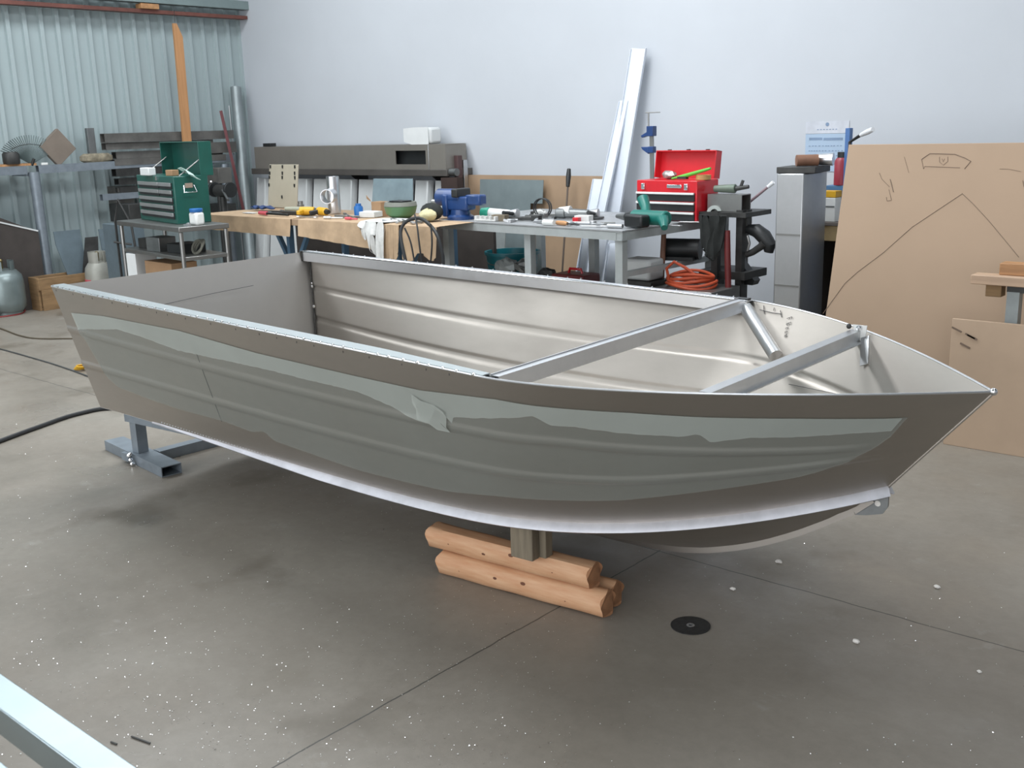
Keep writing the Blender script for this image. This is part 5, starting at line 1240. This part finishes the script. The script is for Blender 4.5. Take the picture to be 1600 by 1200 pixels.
# ---- metal cabinet and small bench at right
a, b_, c_, d_ = face(1213, 271, 1255, 400, 5.95)
t = thing('aluminium_cabinet', 'tall folded aluminium box standing by the cardboard-brown sheet', 'metal box', ((a+b_)/2, 6.1, 0))
CABM = mat('cabinet_aluminium', (.50, .51, .52), .4, .85, var=.08, scale=3, rvar=.08)
bw = b_-a
MB().box((0, 0, d_/2), (bw, .32, d_)).build('body', CABM, t, bev=.008)
m = MB()
for zz_ in (.55, .86): m.box((0, -.162, zz_), (bw-.02, .004, .012))
m.build('fold_line', SSTEEL, t)
zc_ = d_
one('steel_tray', MB().box((0, 0, .018), (.24, .26, .036)), DSTEEL, 'dark shallow tray on top of the tall aluminium box', 'tray', (X_at(1252, 6.05, 265), 6.08, zc_+.001), .1, bev=.003)
one('brown_roll', MB().cyl((-.05, -.05, .035), (.05, .03, .035), .034, n=18), mat('rusty_brown', (.26, .13, .08), .6, var=.2), 'rusty brown roll lying in the tray on the aluminium box', 'roll', (X_at(1262, 6.05, 257), 6.05, zc_+.038))
one('metal_cup', MB().cyl((-.05, 0, .036), (.05, .0, .036), .032, .038, n=20), ALUB, 'bright metal cup lying on its side atop the aluminium box', 'cup', (X_at(1284, 6.1, 262), 6.14, zc_+.038), .2)
# wooden topped bench
t = thing('side_bench', 'small timber-topped bench between aluminium box and brown sheet', 'bench', (-2.85, 6.45, 0))
wy = 6.40; xa = X_at(1262, wy, 350)
MB().box((xa+.35+2.85, .1, TZ-.01), (.72, .38, .02)).build('bench_top', mat('grubby_ply', (.22, .19, .17), .7, var=.15), t, bev=.002)
MB().box((xa+.36+2.85, -.06, TZ-.07), (.68, .03, .095)).build('front_rail', mat('yellow_pine', (.50, .37, .19), .65, var=.12), t, bev=.003)
for dx in (.06, .66): MB().box((xa+dx+2.85, .1, (TZ-.02)/2), (.045, .3, TZ-.02)).build('leg', DBOARD, t)
MB().box((xa+.36+2.85, .26, .45), (.7, .02, .8)).build('back_panel', mat('near_black', (.018, .018, .018), .8), t)
x_ = X_at(1296, 6.42, 325)
t = thing('white_carton', 'small white carton with a yellow band on the small bench', 'carton', (x_, 6.44, TZ+.001), -.05)
MB().box((0, 0, .075), (.10, .08, .15)).build('body', WPLAST, t, bev=.003); MB().box((0, 0, .172), (.101, .081, .04)).build('yellow_band', YELLOW, t, bev=.002); MB().box((0, -.0415, .095), (.09, .002, .008)).build('grey_line', STEEL, t)
one('blue_box', MB().box((0, 0, .11), (.15, .09, .22)), mat('mid_blue_box', (.06, .16, .32), .5), 'blue box behind the white and yellow carton', 'box', (x_+.01, 6.54, TZ+.001), bev=.003) 
zr_ = P(1300, 297, y=6.54).z
t = thing('red_canister', 'dark red spray canister with black cap standing on the blue box', 'canister', (x_+.02, 6.54, TZ+.223))
MB().lathe([(0, 0), (.05, 0), (.05, .15), (.035, .17), (0, .17)], n=22).build('body', mat('crimson_paint', (.30, .025, .045), .4), t); MB().lathe([(0, 0), (.033, 0), (.033, .035), (0, .035)], (0, 0, .17), n=18).build('cap', BLACK, t)
one('white_pin', MB().lathe([(0, 0), (.014, 0), (.010, .03), (.018, .05), (0, .055)], n=14), WPLAST, 'tiny white pin standing at the left of the small bench', 'pin', (X_at(1277, 6.42, 340), 6.42, TZ+.001))
# poster
a, b_, c_, d_ = face(1258, 209, 1325, 268, 7.295)
t = thing('wall_poster', 'pale blue printed poster on the white wall above the aluminium box', 'poster', ((a+b_)/2, 7.297, c_)); w_, h_ = b_-a, d_-c_
MB().box((0, -.001, h_/2), (w_, .002, h_)).build('blue_sheet', POSTER, t); MB().box((0, -.001, h_+.045), (w_, .002, .085)).build('white_header', mat('poster_white', (.62, .65, .71), .6), t)
m = MB()
for x0, x1, zz_ in ((-.42, -.12, .87), (-.08, .36, .86)):
    k = x0
    while k < x1: m.box((k*w_+.008, -.0028, zz_*h_), (.014, .0012, .018)); k += .045
for r_ in range(4):
    k = -.40
    while k < .38: m.box((k*w_, -.0028, (.68-.13*r_)*h_), (.012, .0012, .006)); k += random.uniform(.05, .09)
m.build('print_line', PRINTDK, t)
m = MB().lathe([(0, 0), (.014, 0), (.014, .001), (0, .001)], M=Matrix.Rotation(pi/2, 3, 'X'), c=(0, -.003, h_+.065), n=8)
for k in range(7): m.box((-.07+.023*k, -.0028, h_+.03), (.012, .0012, .006))
m.build('emblem', PRINTDK, t)
a = P(1327, 200, y=6.3); m = MB().bar((a.x, 6.3, a.z), (a.x, 6.3, 0), .045, .03); one_w('blue_pole', m, mat('pole_blue', (.07, .17, .40), .4, .1), 'blue square pole standing just behind the brown sheet corner', 'pole', bev=.003)
a, b_, e_ = P(1328, 222, y=6.2), P(1345, 211, y=6.15), P(1364, 202, y=6.1)
t = thing('scraper', 'white-handled scraper with dark neck beside the top of the blue pole', 'scraper', a)
MB().tube([V((0, 0, -a.z+.001)), V((0, 0, -.3)), V((0, 0, 0)), b_-a], .010, 8).build('neck', DSTEEL, t); MB().tube([b_-a, (b_-a)*.4+(e_-a)*.6, e_-a], [.012, .017, .014], 10).build('handle', mat('glossy_white', (.9, .92, .95), .2), t)
# big MDF sheet with template drawing
tl = P(1326, 226, y=5.62); Ysh = 5.36
t = thing('mdf_sheet', 'very large tan board with pencilled boat outline leaning at right', 'board', (tl.x, Ysh, 0))
slope = V((0, (5.62-Ysh)/tl.z, 1)); n_out = V((0, -1, slope.y)).normalized()
H_ = tl.z
MB().prism([(-.02, 0), (2.4, 0), (2.4, H_+.0), (0, H_)], (0, 0, 0), (1, 0, 0), slope, (0, 1, 0), .012).build('board_sheet', MDF, t, bev=.002)
def on_sheet(u, v):
    r = fw + R_*((u-800)/F_PX) - U_*((v-600)/F_PX); o = V((0, 0, H)); p0 = V((tl.x, Ysh, 0)); nn = n_out
    k = (p0-o).dot(nn)/r.dot(nn); return o+r*k-p0+nn*.0008
m = MB()
for ln, w_ in (([(1286, 480+10), (1320, 443), (1340, 425), (1380, 395), (1425, 355), (1470, 325), (1503, 303)], .0016), ([(1503, 302), (1520, 318), (1545, 345), (1570, 375), (1592, 402)], .0016),
           ([(1440, 249), (1453, 240), (1492, 241), (1508, 247), (1517, 252), (1507, 264)], .0022), ([(1440, 249), (1443, 264), (1445, 260), (1500, 262)], .0015), ([(1468, 245), (1468, 253), (1474, 258), (1481, 252), (1481, 245)], .0014), ([(1472, 248), (1474, 253), (1476, 248)], .0014),
           ([(1391, 280), (1396, 300)], .0026), ([(1389, 296), (1393, 313), (1386, 314), (1385, 308)], .0016), ([(1413, 245), (1420, 270)], .0012), ([(1374, 270), (1378, 280), (1390, 292)], .0012), ([(1598, 282), (1600, 292)], .002), ([(1562, 264), (1575, 264), (1595, 268)], .001)):
    m.tube([on_sheet(u, v) for u, v in ln], w_, 4)
m.build('pencil_drawing', PENCIL, t)
# small offcut in front
a = P(1487, 498, y=5.10); 
t = thing('mdf_offcut', 'smaller pale tan board leaning in front of the big one', 'board', (a.x, 5.02, 0))
bl = P(1476, 692, z=0)
MB().prism([(bl.x-a.x, 0), (1.0, 0), (1.0, a.z), (0, a.z)], (0, 0, 0), (1, 0, 0), (0, .09/a.z, 1), (0, 1, 0), .014).build('board_sheet', MDF2, t, bev=.002)
m = MB()
for u, v in ((1495, 515), (1516, 525), (1519, 527), (1508, 540)):
    q = P(u, v, y=5.09); m.box((q.x-a.x, 5.095-5.02-.006, q.z), (.05, .004, .008), M=Matrix.Rotation(.4, 3, 'Y'))
m.build('scuff_mark', PENCIL, t)
# sawhorse and planks
Yp = 5.17
lg = P(1585, 470, y=Yp)
zp0 = P(1560, 446, y=Yp-.05).z
t = thing('saw_horse', 'steel trestle leg holding the planks at the right edge', 'sawhorse', (lg.x, Yp, 0))
MB().rhs((0, 0, 0), (0, 0, zp0-.03), .055, .055, .004, upv=(0, 1, 0)).build('leg', GREYPNT, t)
MB().rhs((-.03, 0, zp0-.018), (.9, 0, zp0-.018), .05, .03, .003).build('top_rail', DSTEEL, t)
MB().rhs((.85, 0, 0), (.85, 0, zp0-.03), .055, .055, .004, upv=(0, 1, 0)).build('leg', GREYPNT, t)
MB().box((0, 0, .01), (.2, .18, .02)).build('foot', DSTEEL, t)
MB().box((.85, 0, .01), (.2, .18, .02)).build('foot', DSTEEL, t)
a, b_, c_, d_ = face(1518, 426, 1600, 446, Yp-.05)
one_w('timber_plank', MB().box((a+.55, Yp-.02, zp0+(d_-c_)/2*.75), (1.1, .09, (d_-c_)*.75)), mat('pale_pine', (.55, .38, .26), .6, var=.12, scale=3, stretch=(1, 12, 12)), 'lower pale timber plank laid across the sawhorse', 'plank', bev=.004)
one_w('timber_offcut', MB().box((X_at(1556, Yp, 450), Yp, zp0-.030), (.07, .07, .055)), CRATE, 'small wood cleat under the lower plank on the sawhorse', 'cleat', bev=.003)
a2_, b2_, c2_, d2_ = face(1564, 404, 1600, 422, Yp)
zz_ = zp0+(d_-c_)*.75
one_w('timber_plank', MB().box((a2_+.5, Yp+.02, zz_+.028), (1.0, .08, .055)), PINE, 'upper browner timber plank stacked on the sawhorse', 'plank', bev=.004)

# ------------------------------------------------------------------ light: daylight through roof sheets; last sheet and unseen door are fill
def area(name, loc, sx, sy, e, col, rot=(0, 0, 0)):
    L = bpy.data.lights.new(name, 'AREA'); L.shape = 'RECTANGLE'; L.size = sx; L.size_y = sy; L.energy = e; L.color = col
    o = bpy.data.objects.new(name, L); C.objects.link(o); o.location = loc; o.rotation_euler = rot
for a, b_, c_, d_, e in SKY_AND_FILL:
    area('skylight_and_fill', ((a+b_)/2, (c_+d_)/2, ZC+.06), b_-a, d_-c_, e, (.93, .97, 1.0))
area('door_fill', ((DX0+DX1)/2, YB-.05, DZ/2), DX1-DX0, DZ-.1, 1050, (.95, .97, 1.0), (radians(90), 0, 0))
w = bpy.data.worlds.new('daylight'); bpy.context.scene.world = w; w.use_nodes = True
w.node_tree.nodes['Background'].inputs['Color'].default_value = (.75, .86, 1, 1); w.node_tree.nodes['Background'].inputs['Strength'].default_value = .5
vs = bpy.context.scene.view_settings
vs.view_transform = 'Standard'; vs.look = 'None'; vs.exposure = -0.85; vs.gamma = 1; vs.use_curve_mapping = False
bpy.context.view_layer.update()
